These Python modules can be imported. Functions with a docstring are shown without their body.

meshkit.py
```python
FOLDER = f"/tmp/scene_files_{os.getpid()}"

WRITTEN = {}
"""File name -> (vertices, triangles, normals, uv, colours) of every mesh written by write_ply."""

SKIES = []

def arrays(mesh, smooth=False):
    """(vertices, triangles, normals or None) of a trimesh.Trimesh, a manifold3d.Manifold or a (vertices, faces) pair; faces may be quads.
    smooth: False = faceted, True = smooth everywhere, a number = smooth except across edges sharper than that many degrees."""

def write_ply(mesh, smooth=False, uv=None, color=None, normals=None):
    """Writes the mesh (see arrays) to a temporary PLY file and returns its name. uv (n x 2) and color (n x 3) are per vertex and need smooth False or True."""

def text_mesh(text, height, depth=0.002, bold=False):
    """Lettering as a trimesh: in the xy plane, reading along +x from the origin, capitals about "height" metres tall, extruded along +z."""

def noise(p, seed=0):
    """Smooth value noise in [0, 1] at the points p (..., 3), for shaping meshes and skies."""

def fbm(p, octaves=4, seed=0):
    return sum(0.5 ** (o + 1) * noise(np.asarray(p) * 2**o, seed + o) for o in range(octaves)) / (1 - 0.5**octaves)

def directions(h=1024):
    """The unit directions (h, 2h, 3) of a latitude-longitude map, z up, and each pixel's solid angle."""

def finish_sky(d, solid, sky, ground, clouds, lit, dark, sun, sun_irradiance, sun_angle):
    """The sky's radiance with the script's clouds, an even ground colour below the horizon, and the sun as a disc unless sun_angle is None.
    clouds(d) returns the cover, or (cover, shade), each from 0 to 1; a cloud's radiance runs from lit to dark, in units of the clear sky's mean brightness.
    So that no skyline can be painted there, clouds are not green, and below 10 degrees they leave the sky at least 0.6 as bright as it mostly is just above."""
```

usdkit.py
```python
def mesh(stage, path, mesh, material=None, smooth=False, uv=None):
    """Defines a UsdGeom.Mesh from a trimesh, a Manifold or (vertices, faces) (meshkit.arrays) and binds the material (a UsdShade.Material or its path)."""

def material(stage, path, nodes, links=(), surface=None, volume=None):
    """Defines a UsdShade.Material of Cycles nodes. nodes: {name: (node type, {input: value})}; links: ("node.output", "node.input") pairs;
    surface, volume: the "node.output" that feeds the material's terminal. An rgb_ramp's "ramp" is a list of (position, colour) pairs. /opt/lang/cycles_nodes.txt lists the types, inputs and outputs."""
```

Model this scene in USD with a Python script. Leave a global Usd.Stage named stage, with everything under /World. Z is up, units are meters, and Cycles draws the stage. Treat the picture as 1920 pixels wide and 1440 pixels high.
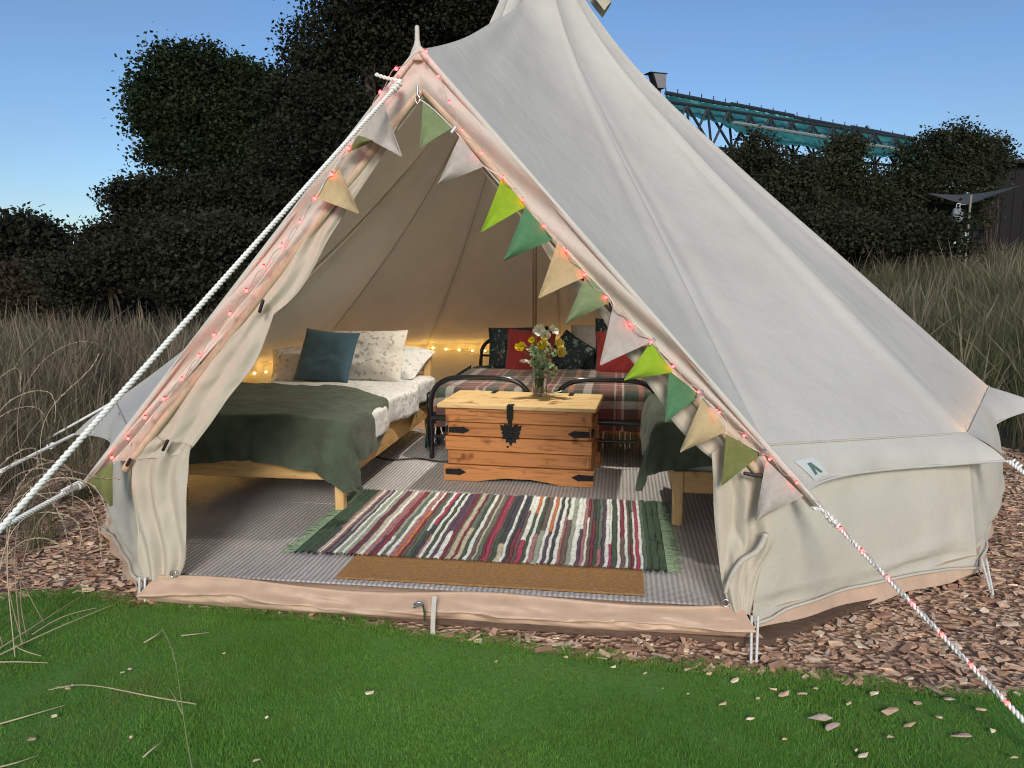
import math, random
import numpy as np, trimesh, usdkit, meshkit
from pxr import Usd, UsdGeom, UsdLux, UsdShade, Gf, Vt, Sdf

stage = Usd.Stage.CreateInMemory()
UsdGeom.SetStageUpAxis(stage, UsdGeom.Tokens.z)
UsdGeom.SetStageMetersPerUnit(stage, 1.0)
UsdGeom.Xform.Define(stage, '/World')
R = np.random.default_rng(7)

# ------------------------------------------------------------------ camera, sky, sun, exposure
F, YAW, H0 = 1443.0, math.radians(8.0), 505.0
PITCH = math.atan((720 - H0) / F)
C = np.array([-.143 * math.cos(YAW) + 5.25 * math.sin(YAW), -.143 * math.sin(YAW) - 5.25 * math.cos(YAW), 1.42])
FW = np.array([-math.sin(YAW) * math.cos(PITCH), math.cos(YAW) * math.cos(PITCH), -math.sin(PITCH)])
RT = np.array([math.cos(YAW), math.sin(YAW), 0.0])
UP = np.cross(RT, FW)
cam = UsdGeom.Camera.Define(stage, '/World/camera')
cam.CreateHorizontalApertureAttr(36.0)
cam.CreateFocalLengthAttr(F / 1920 * 36.0)
cam.CreateExposureAttr(0.72)
cam.AddTransformOp().Set(Gf.Matrix4d(*RT, 0, *UP, 0, *(-FW), 0, *C, 1))

SUN_EL, SUN_ROT = math.radians(25.0), 2.98
sky = UsdLux.DomeLight.Define(stage, '/World/sky')
sky.GetPrim().SetCustomDataByKey('kind', 'structure')
sky_mat = usdkit.material(stage, '/World/Looks/sky', {
    'sky': ('sky_texture', {'sky_type': 'single_scattering', 'sun_disc': False, 'sun_elevation': SUN_EL, 'sun_rotation': SUN_ROT,
                            'air_density': 1.0, 'aerosol_density': .5, 'ozone_density': 5.5}),
    'tc': ('texture_coordinate', {}), 'mp': ('mapping', {'scale': (1.2, 1.2, 4.0)}), 'cn': ('noise_texture', {'scale': 1.6, 'detail': 5.0, 'distortion': .4}),
    'cr': ('map_range', {'from_min': .42, 'from_max': .8, 'to_min': 0.0, 'to_max': .22, 'clamp': True}), 'hz': ('mix_color', {'blend_type': 'mix', 'b': (2.6, 2.5, 2.9)}),
    'bg': ('background_shader', {'strength': .076})}, [('tc.generated', 'mp.vector'), ('mp.vector', 'cn.vector'), ('cn.fac', 'cr.value'), ('cr.result', 'hz.fac'), ('sky.color', 'hz.a'), ('hz.result', 'bg.color')], surface='bg.background')
UsdShade.MaterialBindingAPI.Apply(sky.GetPrim()).Bind(sky_mat)
sun = UsdLux.DistantLight.Define(stage, '/World/sun')
sun.CreateNormalizeAttr(True)
sun.CreateIntensityAttr(.44)
sun.CreateAngleAttr(16.0)
sun.CreateColorAttr((1, .94, .86))
sun.AddRotateXYZOp().Set((90 - math.degrees(SUN_EL), 0, 180 - math.degrees(SUN_ROT)))


def ray(x, y):
    return FW + RT * (x - 960) / F - UP * (y - 720) / F


def on_z(x, y, z):
    r = ray(x, y)
    return C + r * (z - C[2]) / r[2]


def on_y(x, y, Y):
    r = ray(x, y)
    return C + r * (Y - C[1]) / r[1]


def at_depth(x, y, d):
    return C + ray(x, y) * d


# ------------------------------------------------------------------ things, parts
COUNT = {}


def path_for(name, parent):
    base = (str(parent.GetPath()) if parent is not None else '/World') + '/' + name
    n = COUNT.get(base, 0)
    COUNT[base] = n + 1
    return base if n == 0 else f'{base}_{n:03d}'


def mark(prim, label=None, cat=None, group=None, kind=None):
    for k, v in (('label', label), ('category', cat), ('group', group), ('kind', kind)):
        if v:
            prim.SetCustomDataByKey(k, v)
    return prim


def thing(name, label, cat, group=None, loc=(0, 0, 0), rotz=0.0, kind=None):
    x = UsdGeom.Xform.Define(stage, path_for(name, None))
    x.AddTranslateOp().Set(Gf.Vec3d(*map(float, loc)))
    if rotz:
        x.AddRotateZOp().Set(float(rotz))
    return mark(x.GetPrim(), label, cat, group, kind)


def obj(name, mesh, mat, parent=None, smooth=False, uv=None, **marks):
    m = usdkit.mesh(stage, path_for(name, parent), mesh, mat, smooth=smooth, uv=uv)
    return mark(m.GetPrim(), **marks)


def copy_of(src, name, loc, rotz, label=None, cat=None, group=None, scale=1.0):
    x = UsdGeom.Xform.Define(stage, path_for(name, None))
    p = x.GetPrim()
    p.GetReferences().AddInternalReference(src.GetPath())
    x.ClearXformOpOrder()
    t = Gf.Matrix4d(1).SetScale(scale) * Gf.Matrix4d(1).SetRotate(Gf.Rotation(Gf.Vec3d(0, 0, 1), float(rotz))) * Gf.Matrix4d(1).SetTranslate(Gf.Vec3d(*map(float, loc)))
    x.AddTransformOp().Set(t)
    p.SetInstanceable(True)
    return mark(p, label, cat, group)


# ------------------------------------------------------------------ mesh tools (vertices, triangles)
def cat(ms):
    vs, fs, n = [], [], 0
    for v, f in ms:
        v, f = np.asarray(v, float), np.asarray(f, int)
        vs.append(v)
        fs.append(f + n)
        n += len(v)
    return np.vstack(vs), np.vstack(fs)


def tm(m):
    return np.array(m.vertices), np.array(m.faces)


def box(x0, x1, y0, y1, z0, z1, ch=0.0):
    v = np.array([(x, y, z) for x in (x0, x1) for y in (y0, y1) for z in (z0, z1)], float)
    if ch <= 0:
        return tm(trimesh.convex.convex_hull(v))
    c = np.array([(x0 + x1) / 2, (y0 + y1) / 2, (z0 + z1) / 2])
    h = np.array([x1 - x0, y1 - y0, z1 - z0]) / 2
    ch = min(ch, h.min() * .9)
    pts = []
    for s in np.ndindex(2, 2, 2):
        s = np.array(s) * 2 - 1
        for k in range(3):
            q = s * h
            for j in range(3):
                if j != k:
                    q = q.astype(float)
                    q[j] -= s[j] * ch
            pts.append(c + q)
    return tm(trimesh.convex.convex_hull(np.array(pts)))


def moved(m, rot=None, loc=(0, 0, 0)):
    v, f = m
    v = np.asarray(v, float)
    if rot is not None:
        v = v @ np.asarray(rot).T
    return v + np.asarray(loc, float), f


def rot(axis, deg):
    a = {'x': (1, 0, 0), 'y': (0, 1, 0), 'z': (0, 0, 1)}.get(axis, axis)
    return trimesh.transformations.rotation_matrix(math.radians(deg), a)[:3, :3]


def tube(pts, r, sides=8, caps=True):
    p = np.asarray(pts, float)
    r = np.broadcast_to(np.asarray(r, float), (len(p),))
    t = np.gradient(p, axis=0)
    t /= np.maximum(np.linalg.norm(t, axis=1, keepdims=True), 1e-9)
    a = np.zeros_like(p)
    ref = np.array([0, 0, 1.0]) if abs(t[0][2]) < .9 else np.array([1.0, 0, 0])
    prev = np.cross(t[0], ref)
    for i in range(len(p)):
        prev = prev - t[i] * (prev @ t[i])
        prev /= max(np.linalg.norm(prev), 1e-9)
        a[i] = prev
    b = np.cross(t, a)
    g = np.arange(sides) / sides * 2 * np.pi
    v = p[:, None] + r[:, None, None] * (np.cos(g)[None, :, None] * a[:, None] + np.sin(g)[None, :, None] * b[:, None])
    v = v.reshape(-1, 3)
    f = []
    for i in range(len(p) - 1):
        for j in range(sides):
            k = (j + 1) % sides
            f += [(i * sides + j, i * sides + k, (i + 1) * sides + k), (i * sides + j, (i + 1) * sides + k, (i + 1) * sides + j)]
    if caps:
        n = len(v)
        v = np.vstack([v, p[0], p[-1]])
        for j in range(sides):
            k = (j + 1) % sides
            f += [(n, k, j), (n + 1, (len(p) - 1) * sides + j, (len(p) - 1) * sides + k)]
    return v, np.array(f)


def spline(pts, n=40):
    from scipy.interpolate import CubicSpline
    p = np.asarray(pts, float)
    d = np.r_[0, np.cumsum(np.linalg.norm(np.diff(p, axis=0), axis=1))]
    return CubicSpline(d, p, bc_type='natural')(np.linspace(0, d[-1], n))


def poly(pts, n):
    p = np.asarray(pts, float)
    d = np.r_[0, np.cumsum(np.linalg.norm(np.diff(p, axis=0), axis=1))]
    s = np.linspace(0, d[-1], n)
    return np.stack([np.interp(s, d, p[:, k]) for k in range(p.shape[1])], 1)


def smooth_poly(pts, n):
    from scipy.interpolate import PchipInterpolator
    p = np.asarray(pts, float)
    d = np.r_[0, np.cumsum(np.linalg.norm(np.diff(p, axis=0), axis=1))]
    return PchipInterpolator(d, p)(np.linspace(0, d[-1], n))


def grid_faces(nu, nv):
    i, j = np.meshgrid(np.arange(nu - 1), np.arange(nv - 1), indexing='ij')
    a = (i * nv + j).ravel()
    return np.vstack([np.stack([a, a + 1, a + nv + 1], 1), np.stack([a, a + nv + 1, a + nv], 1)])


def sheet(P):
    nu, nv = P.shape[:2]
    return P.reshape(-1, 3), grid_faces(nu, nv)


def vnormals(v, f):
    n = np.zeros_like(v)
    fn = np.cross(v[f[:, 1]] - v[f[:, 0]], v[f[:, 2]] - v[f[:, 0]])
    for k in range(3):
        np.add.at(n, f[:, k], fn)
    return n / np.maximum(np.linalg.norm(n, axis=1, keepdims=True), 1e-12)


def solid_sheet(P, t):
    """A cloth of thickness t: the sheet, its offset copy and the rim."""
    nu, nv = P.shape[:2]
    v, f = sheet(P)
    n = vnormals(v, f)
    N = len(v)
    w = np.vstack([v + n * t / 2, v - n * t / 2])
    rim = [i * nv for i in range(nu)] + [(nu - 1) * nv + j for j in range(1, nv)] + [i * nv + nv - 1 for i in range(nu - 2, -1, -1)] + [j for j in range(nv - 2, 0, -1)]
    q = []
    for a, b in zip(rim, rim[1:] + rim[:1]):
        q += [(a, a + N, b + N), (a, b + N, b)]
    return w, np.vstack([f, f[:, ::-1] + N, np.array(q)])


def prism(outline, t0, t1, origin, ax, ay, an):
    """Extrudes a 2-D outline (in ax, ay from origin) between t0 and t1 along an."""
    from shapely.geometry import Polygon
    pg = Polygon(outline).buffer(0)
    if pg.geom_type != 'Polygon':
        pg = max(pg.geoms, key=lambda g: g.area)
    m = trimesh.creation.extrude_polygon(pg, t1 - t0, engine='earcut')
    v = np.array(m.vertices)
    v[:, 2] += t0
    return np.asarray(origin) + v[:, :1] * np.asarray(ax) + v[:, 1:2] * np.asarray(ay) + v[:, 2:3] * np.asarray(an), np.array(m.faces)


def lathe(profile, sides=24):
    m = trimesh.creation.revolve(np.asarray(profile, float), sections=sides)
    return tm(m)


def pillow(w, h, t, seed=0, n=26, pinch=.06):
    u = np.linspace(-1, 1, n)
    U, V = np.meshgrid(u, u, indexing='ij')
    prof = np.clip((1 - np.abs(U) ** 3.2), 0, 1) ** .55 * np.clip((1 - np.abs(V) ** 3.2), 0, 1) ** .55
    X = U * (1 - pinch * (1 - V * V)) * w / 2
    Y = V * (1 - pinch * (1 - U * U)) * h / 2
    nz = meshkit.fbm(np.stack([U * 2 + seed, V * 2, U * 0], -1), 3, seed) - .5
    nz2 = meshkit.fbm(np.stack([U * 2 + seed, V * 2, U * 0 + 7], -1), 3, seed + 3) - .5
    top = np.stack([X, Y, prof * t / 2 * (1 + .5 * nz)], -1)
    bot = np.stack([X, Y, -prof * t / 2 * (1 + .5 * nz2)], -1)
    a, b = sheet(top), sheet(bot)
    return cat([a, (b[0], b[1][:, ::-1])])


def blob_box(x0, x1, y0, y1, z0, z1, n=40, e=.25, amp=.012, scale=6, seed=0):
    """A soft rounded box (mattress, duvet) with an uneven skin."""
    m = trimesh.creation.icosphere(5)
    v = np.array(m.vertices)
    s = np.sign(v) * np.abs(v) ** 1.0
    v = s / np.maximum(np.linalg.norm(s, ord=1 / e * 2, axis=1, keepdims=True), 1e-9)
    c, h = np.array([x0 + x1, y0 + y1, z0 + z1]) / 2, np.array([x1 - x0, y1 - y0, z1 - z0]) / 2
    p = c + v * h
    nn = vnormals(p, np.array(m.faces))
    p = p + nn * ((meshkit.fbm(p * scale, 4, seed) - .5) * 2 * amp)[:, None]
    return p, np.array(m.faces)


# ------------------------------------------------------------------ materials
def mat(name, nodes, links, surface):
    return usdkit.material(stage, '/World/Looks/' + name, nodes, links, surface=surface)


def plain(name, col, rough=.7, var=.12, scale=20.0, bump=0.0, bscale=None, metallic=0.0, sheen=0.0, spec=.5, detail=4.0, translucent=0.0, coat=0.0, tcol=None, stretch=(1, 1, 1)):
    """A principled surface whose colour varies by noise in object space."""
    c = np.array(col, float)
    nodes = {'tc': ('texture_coordinate', {}), 'mp': ('mapping', {'scale': stretch}),
             'n': ('noise_texture', {'scale': scale, 'detail': detail, 'roughness': .6}),
             'r': ('rgb_ramp', {'ramp': [(.28, tuple(c * (1 - var))), (.5, tuple(c)), (.72, tuple(np.minimum(c * (1 + var), .95)))]}),
             'p': ('principled_bsdf', {'roughness': rough, 'metallic': metallic, 'sheen_weight': sheen, 'specular_ior_level': spec, 'coat_weight': coat})}
    links = [('tc.object', 'mp.vector'), ('mp.vector', 'n.vector'), ('n.fac', 'r.fac'), ('r.color', 'p.base_color')]
    if bump:
        nodes['bn'] = ('noise_texture', {'scale': bscale or scale * 4, 'detail': 5.0})
        nodes['b'] = ('bump', {'strength': bump, 'distance': .01})
        links += [('mp.vector', 'bn.vector'), ('bn.fac', 'b.height'), ('b.normal', 'p.normal')]
    surf = 'p.BSDF'
    if translucent:
        nodes['t'] = ('translucent_bsdf', {'color': tuple(tcol if tcol is not None else c)})
        nodes['mx'] = ('mix_closure', {'fac': translucent})
        links += [('p.BSDF', 'mx.closure1'), ('t.BSDF', 'mx.closure2')]
        surf = 'mx.closure'
    return mat(name, nodes, links, surf)


def glow(name, col, strength):
    return mat(name, {'e': ('emission', {'color': col, 'strength': strength})}, [], 'e.emission')


def canvas(name, col, trans=.22, tcol=(.62, .5, .34), stain=.1):
    """Woven cotton canvas: fine weave relief, faint stains and water marks, some light let through."""
    c = np.array(col)
    return mat(name, {
        'tc': ('texture_coordinate', {}),
        'n': ('noise_texture', {'scale': 2.2, 'detail': 6.0, 'roughness': .65}),
        'n2': ('noise_texture', {'scale': 260.0, 'detail': 2.0}),
        'r': ('rgb_ramp', {'ramp': [(.3, tuple(c * (1 - stain))), (.55, tuple(c)), (.75, tuple(np.minimum(c * 1.05, .9)))]}),
        'r2': ('rgb_ramp', {'ramp': [(.35, (.9, .9, .9)), (.65, (1, 1, 1))]}),
        'm': ('mix_color', {'blend_type': 'multiply', 'fac': 1.0}),
        'bn': ('noise_texture', {'scale': 7.0, 'detail': 7.0, 'roughness': .6, 'distortion': .4}),
        'b': ('bump', {'strength': .4, 'distance': .02}),
        'p': ('principled_bsdf', {'roughness': .85, 'specular_ior_level': .2}),
        't': ('translucent_bsdf', {'color': tcol}),
        'mx': ('mix_closure', {'fac': trans})},
        [('tc.object', 'n.vector'), ('tc.object', 'n2.vector'), ('tc.object', 'bn.vector'), ('n.fac', 'r.fac'), ('n2.fac', 'r2.fac'), ('r.color', 'm.a'), ('r2.color', 'm.b'),
         ('m.result', 'p.base_color'), ('bn.fac', 'b.height'), ('b.normal', 'p.normal'), ('p.BSDF', 'mx.closure1'), ('t.BSDF', 'mx.closure2')], 'mx.closure')


def pine(name, c0, c1, axis='x', scale=1.0):
    """Pine board: stretched grain and a few knots."""
    st = {'x': (1.2, 14, 14), 'y': (14, 1.2, 14), 'z': (14, 14, 1.2)}[axis]
    return mat(name, {
        'tc': ('texture_coordinate', {}), 'oi': ('object_info', {}),
        'va': ('vector_math', {'math_type': 'add'}),
        'mp': ('mapping', {'scale': tuple(np.array(st) * scale)}),
        'n': ('noise_texture', {'scale': 3.0, 'detail': 6.0, 'roughness': .6, 'distortion': .6}),
        'r': ('rgb_ramp', {'ramp': [(.3, c1), (.46, c0), (.58, tuple(np.array(c0) * 1.12)), (.7, tuple((np.array(c0) + np.array(c1)) / 2))]}),
        'kn': ('noise_texture', {'scale': 9.0, 'detail': 1.5}),
        'kr': ('rgb_ramp', {'ramp': [(.0, (1, 1, 1)), (.62, (1, 1, 1)), (.70, (.5, .36, .28)), (.76, (.28, .18, .13))]}),
        'mm': ('mix_color', {'blend_type': 'multiply', 'fac': 1.0}),
        'b': ('bump', {'strength': .15, 'distance': .004}),
        'p': ('principled_bsdf', {'roughness': .45})},
        [('tc.object', 'va.vector1'), ('va.vector', 'mp.vector'), ('mp.vector', 'n.vector'), ('tc.object', 'kn.vector'), ('n.fac', 'r.fac'), ('kn.fac', 'kr.fac'),
         ('r.color', 'mm.a'), ('kr.color', 'mm.b'), ('mm.result', 'p.base_color'), ('n.fac', 'b.height'), ('b.normal', 'p.normal')], 'p.BSDF')


def leafy(name, a, b, rough=.55, trans=.25):
    """Leaves: colour varies leaf by leaf and clump by clump."""
    return mat(name, {
        'g': ('geometry', {}), 'tc': ('texture_coordinate', {}),
        'n': ('noise_texture', {'scale': 1.1, 'detail': 2.0}),
        'ad': ('math', {'math_type': 'multiply_add', 'value2': .55}),
        'r': ('rgb_ramp', {'ramp': [(.3, a), (1.0, b)]}),
        'p': ('principled_bsdf', {'roughness': rough, 'specular_ior_level': .12}),
        't': ('translucent_bsdf', {}),
        'mx': ('mix_closure', {'fac': trans})},
        [('g.position', 'n.vector'), ('g.random_per_island', 'ad.value1'), ('n.fac', 'ad.value3'), ('ad.value', 'r.fac'), ('r.color', 'p.base_color'), ('r.color', 't.color'),
         ('p.BSDF', 'mx.closure1'), ('t.BSDF', 'mx.closure2')], 'mx.closure')


LAMP, YELLOW, RED = 2800.0, 110.0, 22.0      # strengths of the lantern, the warm fairy lights and the red fairy lights
M = {}
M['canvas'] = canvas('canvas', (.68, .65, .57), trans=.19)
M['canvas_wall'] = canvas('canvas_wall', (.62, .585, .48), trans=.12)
M['curtain'] = canvas('curtain_canvas', (.7, .63, .5), trans=.25, tcol=(.7, .6, .42))
M['hood'] = canvas('hood_canvas', (.72, .68, .58), trans=.15)
M['seam'] = plain('seam_tape', (.52, .47, .39), .9, .1, 60)
M['sheet_pvc'] = plain('groundsheet_pvc', (.54, .37, .25), .5, .12, 9, bump=.25, bscale=25)
M['deck'] = plain('deck_wood', (.11, .065, .04), .7, .4, 14, stretch=(1, 6, 6))
M['pole'] = plain('pole_metal', (.2, .13, .09), .3, .1, 30, metallic=.6)
M['pole_frame'] = plain('frame_pole_wood', (.55, .42, .28), .6, .15, 30)
M['toggle'] = plain('toggle_black', (.015, .013, .012), .5, .2, 40)
M['steel'] = plain('bright_steel', (.62, .62, .64), .28, .05, 40, metallic=1.0)
M['cord'] = plain('cord_white', (.72, .7, .64), .8, .1, 80)
M['rope'] = plain('guy_rope_white', (.88, .86, .78), .35, .06, 90)
M['iron'] = plain('black_iron', (.009, .008, .008), .6, .3, 30, bump=.2, spec=.25)
M['black_tube'] = plain('black_painted_tube', (.012, .011, .014), .22, .2, 30, coat=.4)
M['pine_front'] = pine('pine_front', (.44, .18, .055), (.2, .065, .018))
M['pine_front_b'] = pine('pine_front_b', (.39, .155, .045), (.18, .058, .016), scale=.8)
M['pine_lid'] = pine('pine_lid', (.62, .43, .2), (.42, .24, .08))
M['pine_side'] = pine('pine_side', (.36, .15, .05), (.17, .06, .018), 'y')
M['bed_pine'] = pine('bed_pine', (.6, .37, .15), (.4, .2, .06), 'y')
M['bed_pine_x'] = pine('bed_pine_x', (.6, .37, .15), (.4, .2, .06), 'x')
M['bed_pine_z'] = pine('bed_pine_z', (.64, .41, .17), (.44, .23, .07), 'z')
M['green_throw'] = plain('green_fleece', (.062, .08, .05), .95, .35, 7, bump=.5, bscale=45, sheen=.08)
M['teal'] = plain('teal_linen', (.05, .105, .14), .9, .12, 50, bump=.4, bscale=200, sheen=.1)
M['red'] = plain('red_cotton', (.2, .014, .012), .9, .15, 40, bump=.3, bscale=200, sheen=.1)
M['grey_cloth'] = plain('grey_cotton', (.3, .27, .24), .9, .12, 30, bump=.3, bscale=150)
M['mattress'] = plain('mattress_white', (.68, .67, .64), .9, .08, 12)
M['cable'] = plain('black_cable', (.012, .012, .012), .5, .1, 30)
M['coir'] = plain('coir_mat', (.36, .19, .065), .95, .3, 60, bump=.8, bscale=220)
M['vent'] = canvas('vent_canvas', (.6, .52, .38), trans=.15)


def floral(name, base, spots, scale=16.0, amount=.16, scale2=38.0):
    """Printed cloth: scattered sprigs and small flowers on a plain ground."""
    return mat(name, {
        'tc': ('texture_coordinate', {}),
        'dn': ('noise_texture', {'scale': 11.0, 'detail': 3.0}), 'ds': ('vector_math', {'math_type': 'scale', 'scale': .16}), 'da': ('vector_math', {'math_type': 'add'}),
        'v': ('voronoi_texture', {'scale': scale, 'randomness': 1.0}),
        'nz': ('noise_texture', {'scale': 30.0, 'detail': 3.0, 'distortion': 2.0}),
        'ml': ('math', {'math_type': 'multiply_add', 'value2': .5}),
        'lt': ('map_range', {'from_min': amount + .44, 'from_max': amount + .38, 'to_min': 0.0, 'to_max': 1.0, 'clamp': True}),
        'cr': ('rgb_ramp', {'ramp': spots, 'interpolate': False}),
        'sx': ('separate_color', {}),
        'mm': ('mix_color', {'blend_type': 'mix', 'a': base}),
        'bn': ('noise_texture', {'scale': 9.0, 'detail': 5.0}),
        'b': ('bump', {'strength': .6, 'distance': .03}),
        'p': ('principled_bsdf', {'roughness': .9, 'specular_ior_level': .15})},
        [('tc.object', 'dn.vector'), ('dn.color', 'ds.vector1'), ('ds.vector', 'da.vector1'), ('tc.object', 'da.vector2'), ('da.vector', 'v.vector'), ('tc.object', 'nz.vector'), ('nz.fac', 'ml.value1'), ('v.distance', 'ml.value3'), ('ml.value', 'lt.value'), ('v.color', 'sx.color'), ('sx.r', 'cr.fac'),
         ('cr.color', 'mm.b'), ('lt.result', 'mm.fac'), ('mm.result', 'p.base_color'), ('tc.object', 'bn.vector'), ('bn.fac', 'b.height'), ('b.normal', 'p.normal')], 'p.BSDF')


M['white_floral'] = floral('white_floral', (.66, .65, .62), [(0, (.42, .41, .42)), (.35, (.5, .45, .42)), (.6, (.36, .38, .36)), (.8, (.55, .5, .47))], 26, .12)
M['cream_floral'] = floral('cream_floral', (.66, .62, .55), [(0, (.4, .36, .34)), (.4, (.5, .42, .36)), (.7, (.33, .32, .3))], 22, .15)
M['dark_floral'] = floral('dark_floral', (.018, .028, .032), [(0, (.2, .2, .18)), (.18, (.04, .07, .05)), (.4, (.14, .1, .07)), (.52, (.05, .08, .09)), (.75, (.13, .16, .14))], 24, .2)
M['teal_floral'] = floral('teal_floral', (.02, .06, .07), [(0, (.35, .33, .28)), (.25, (.05, .16, .1)), (.5, (.36, .13, .07)), (.7, (.08, .2, .2))], 24, .22)


def plaid_material():
    red, dk, wh, gr, or_ = (.24, .035, .03), (.05, .02, .02), (.62, .56, .5), (.055, .08, .055), (.5, .17, .07)
    ra = [(0, red), (.16, red), (.17, wh), (.19, wh), (.2, red), (.27, red), (.28, wh), (.3, wh), (.31, gr), (.5, gr), (.51, or_), (.58, or_), (.59, gr), (.72, gr), (.73, wh), (.84, wh), (.85, dk), (.95, dk), (.96, red)]
    rb = [(0, gr), (.2, gr), (.21, wh), (.32, wh), (.33, red), (.55, red), (.56, wh), (.58, wh), (.59, red), (.7, red), (.71, dk), (.85, dk), (.86, or_), (.92, or_), (.93, gr)]
    return mat('plaid_wool', {
        'dk': ('hsv', {'saturation': .85, 'value': .68}), 'uv': ('uvmap', {'attribute': 'st'}), 's': ('separate_xyz', {}),
        'ax': ('math', {'math_type': 'multiply', 'value2': 2.1}), 'bx': ('math', {'math_type': 'multiply', 'value2': 2.3}),
        'fx': ('math', {'math_type': 'fraction'}), 'fy': ('math', {'math_type': 'fraction'}),
        'ra': ('rgb_ramp', {'ramp': ra, 'interpolate': False}), 'rb': ('rgb_ramp', {'ramp': rb, 'interpolate': False}),
        'm': ('mix_color', {'fac': .5}),
        'bn': ('noise_texture', {'scale': 120.0, 'detail': 3.0}), 'b': ('bump', {'strength': .4, 'distance': .01}),
        'p': ('principled_bsdf', {'roughness': .95, 'sheen_weight': .15})},
        [('uv.UV', 's.vector'), ('s.x', 'ax.value1'), ('s.y', 'bx.value1'), ('ax.value', 'fx.value1'), ('bx.value', 'fy.value1'), ('fx.value', 'ra.fac'), ('fy.value', 'rb.fac'),
         ('ra.color', 'm.a'), ('rb.color', 'm.b'), ('m.result', 'dk.color'), ('dk.color', 'p.base_color'), ('uv.UV', 'bn.vector'), ('bn.fac', 'b.height'), ('b.normal', 'p.normal')], 'p.BSDF')


M['plaid'] = plaid_material()


def woven_material():
    """Flat-weave floor matting: ribs running away from the door, crossed by a plaited texture."""
    return mat('woven_mat', {
        'tc': ('texture_coordinate', {}),
        'w': ('wave_texture', {'wave_type': 'bands', 'bands_direction': 'x', 'scale': 14.0, 'distortion': 1.2, 'detail': 2.0, 'detail_scale': 2.0}),
        'w2': ('wave_texture', {'wave_type': 'bands', 'bands_direction': 'y', 'scale': 26.0, 'distortion': 3.0, 'detail': 2.0}),
        'mx': ('mix_float', {'fac': .3}),
        'n': ('noise_texture', {'scale': 3.0, 'detail': 5.0}),
        'r': ('rgb_ramp', {'ramp': [(.15, (.36, .345, .335)), (.5, (.5, .485, .47)), (.85, (.6, .58, .56))]}),
        'r2': ('rgb_ramp', {'ramp': [(.3, (.82, .8, .78)), (.7, (1, 1, 1))]}),
        'm': ('mix_color', {'blend_type': 'multiply', 'fac': 1.0}),
        'b': ('bump', {'strength': .7, 'distance': .012}),
        'p': ('principled_bsdf', {'roughness': .85, 'specular_ior_level': .2})},
        [('tc.object', 'w.vector'), ('tc.object', 'w2.vector'), ('tc.object', 'n.vector'), ('w.fac', 'mx.a'), ('w2.fac', 'mx.b'), ('mx.result', 'r.fac'), ('n.fac', 'r2.fac'),
         ('r.color', 'm.a'), ('r2.color', 'm.b'), ('m.result', 'p.base_color'), ('mx.result', 'b.height'), ('b.normal', 'p.normal')], 'p.BSDF')


M['woven'] = woven_material()

# ------------------------------------------------------------------ terrain, lawn, bark
def ground_z(x, y):
    x, y = np.asarray(x, float), np.asarray(y, float)
    d = np.maximum(0, np.hypot(x, y) - 4.5) * (y > -1)
    return .088 * np.minimum(d, 14) * np.clip((x + 2) / 8, 0, 1) * np.clip((y + 1) / 4, 0, 1) + .06 * (meshkit.fbm(np.stack([x * .25, y * .25, x * 0], -1), 3, 4) - .5) * np.clip(d / 3, 0, 1)


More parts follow.
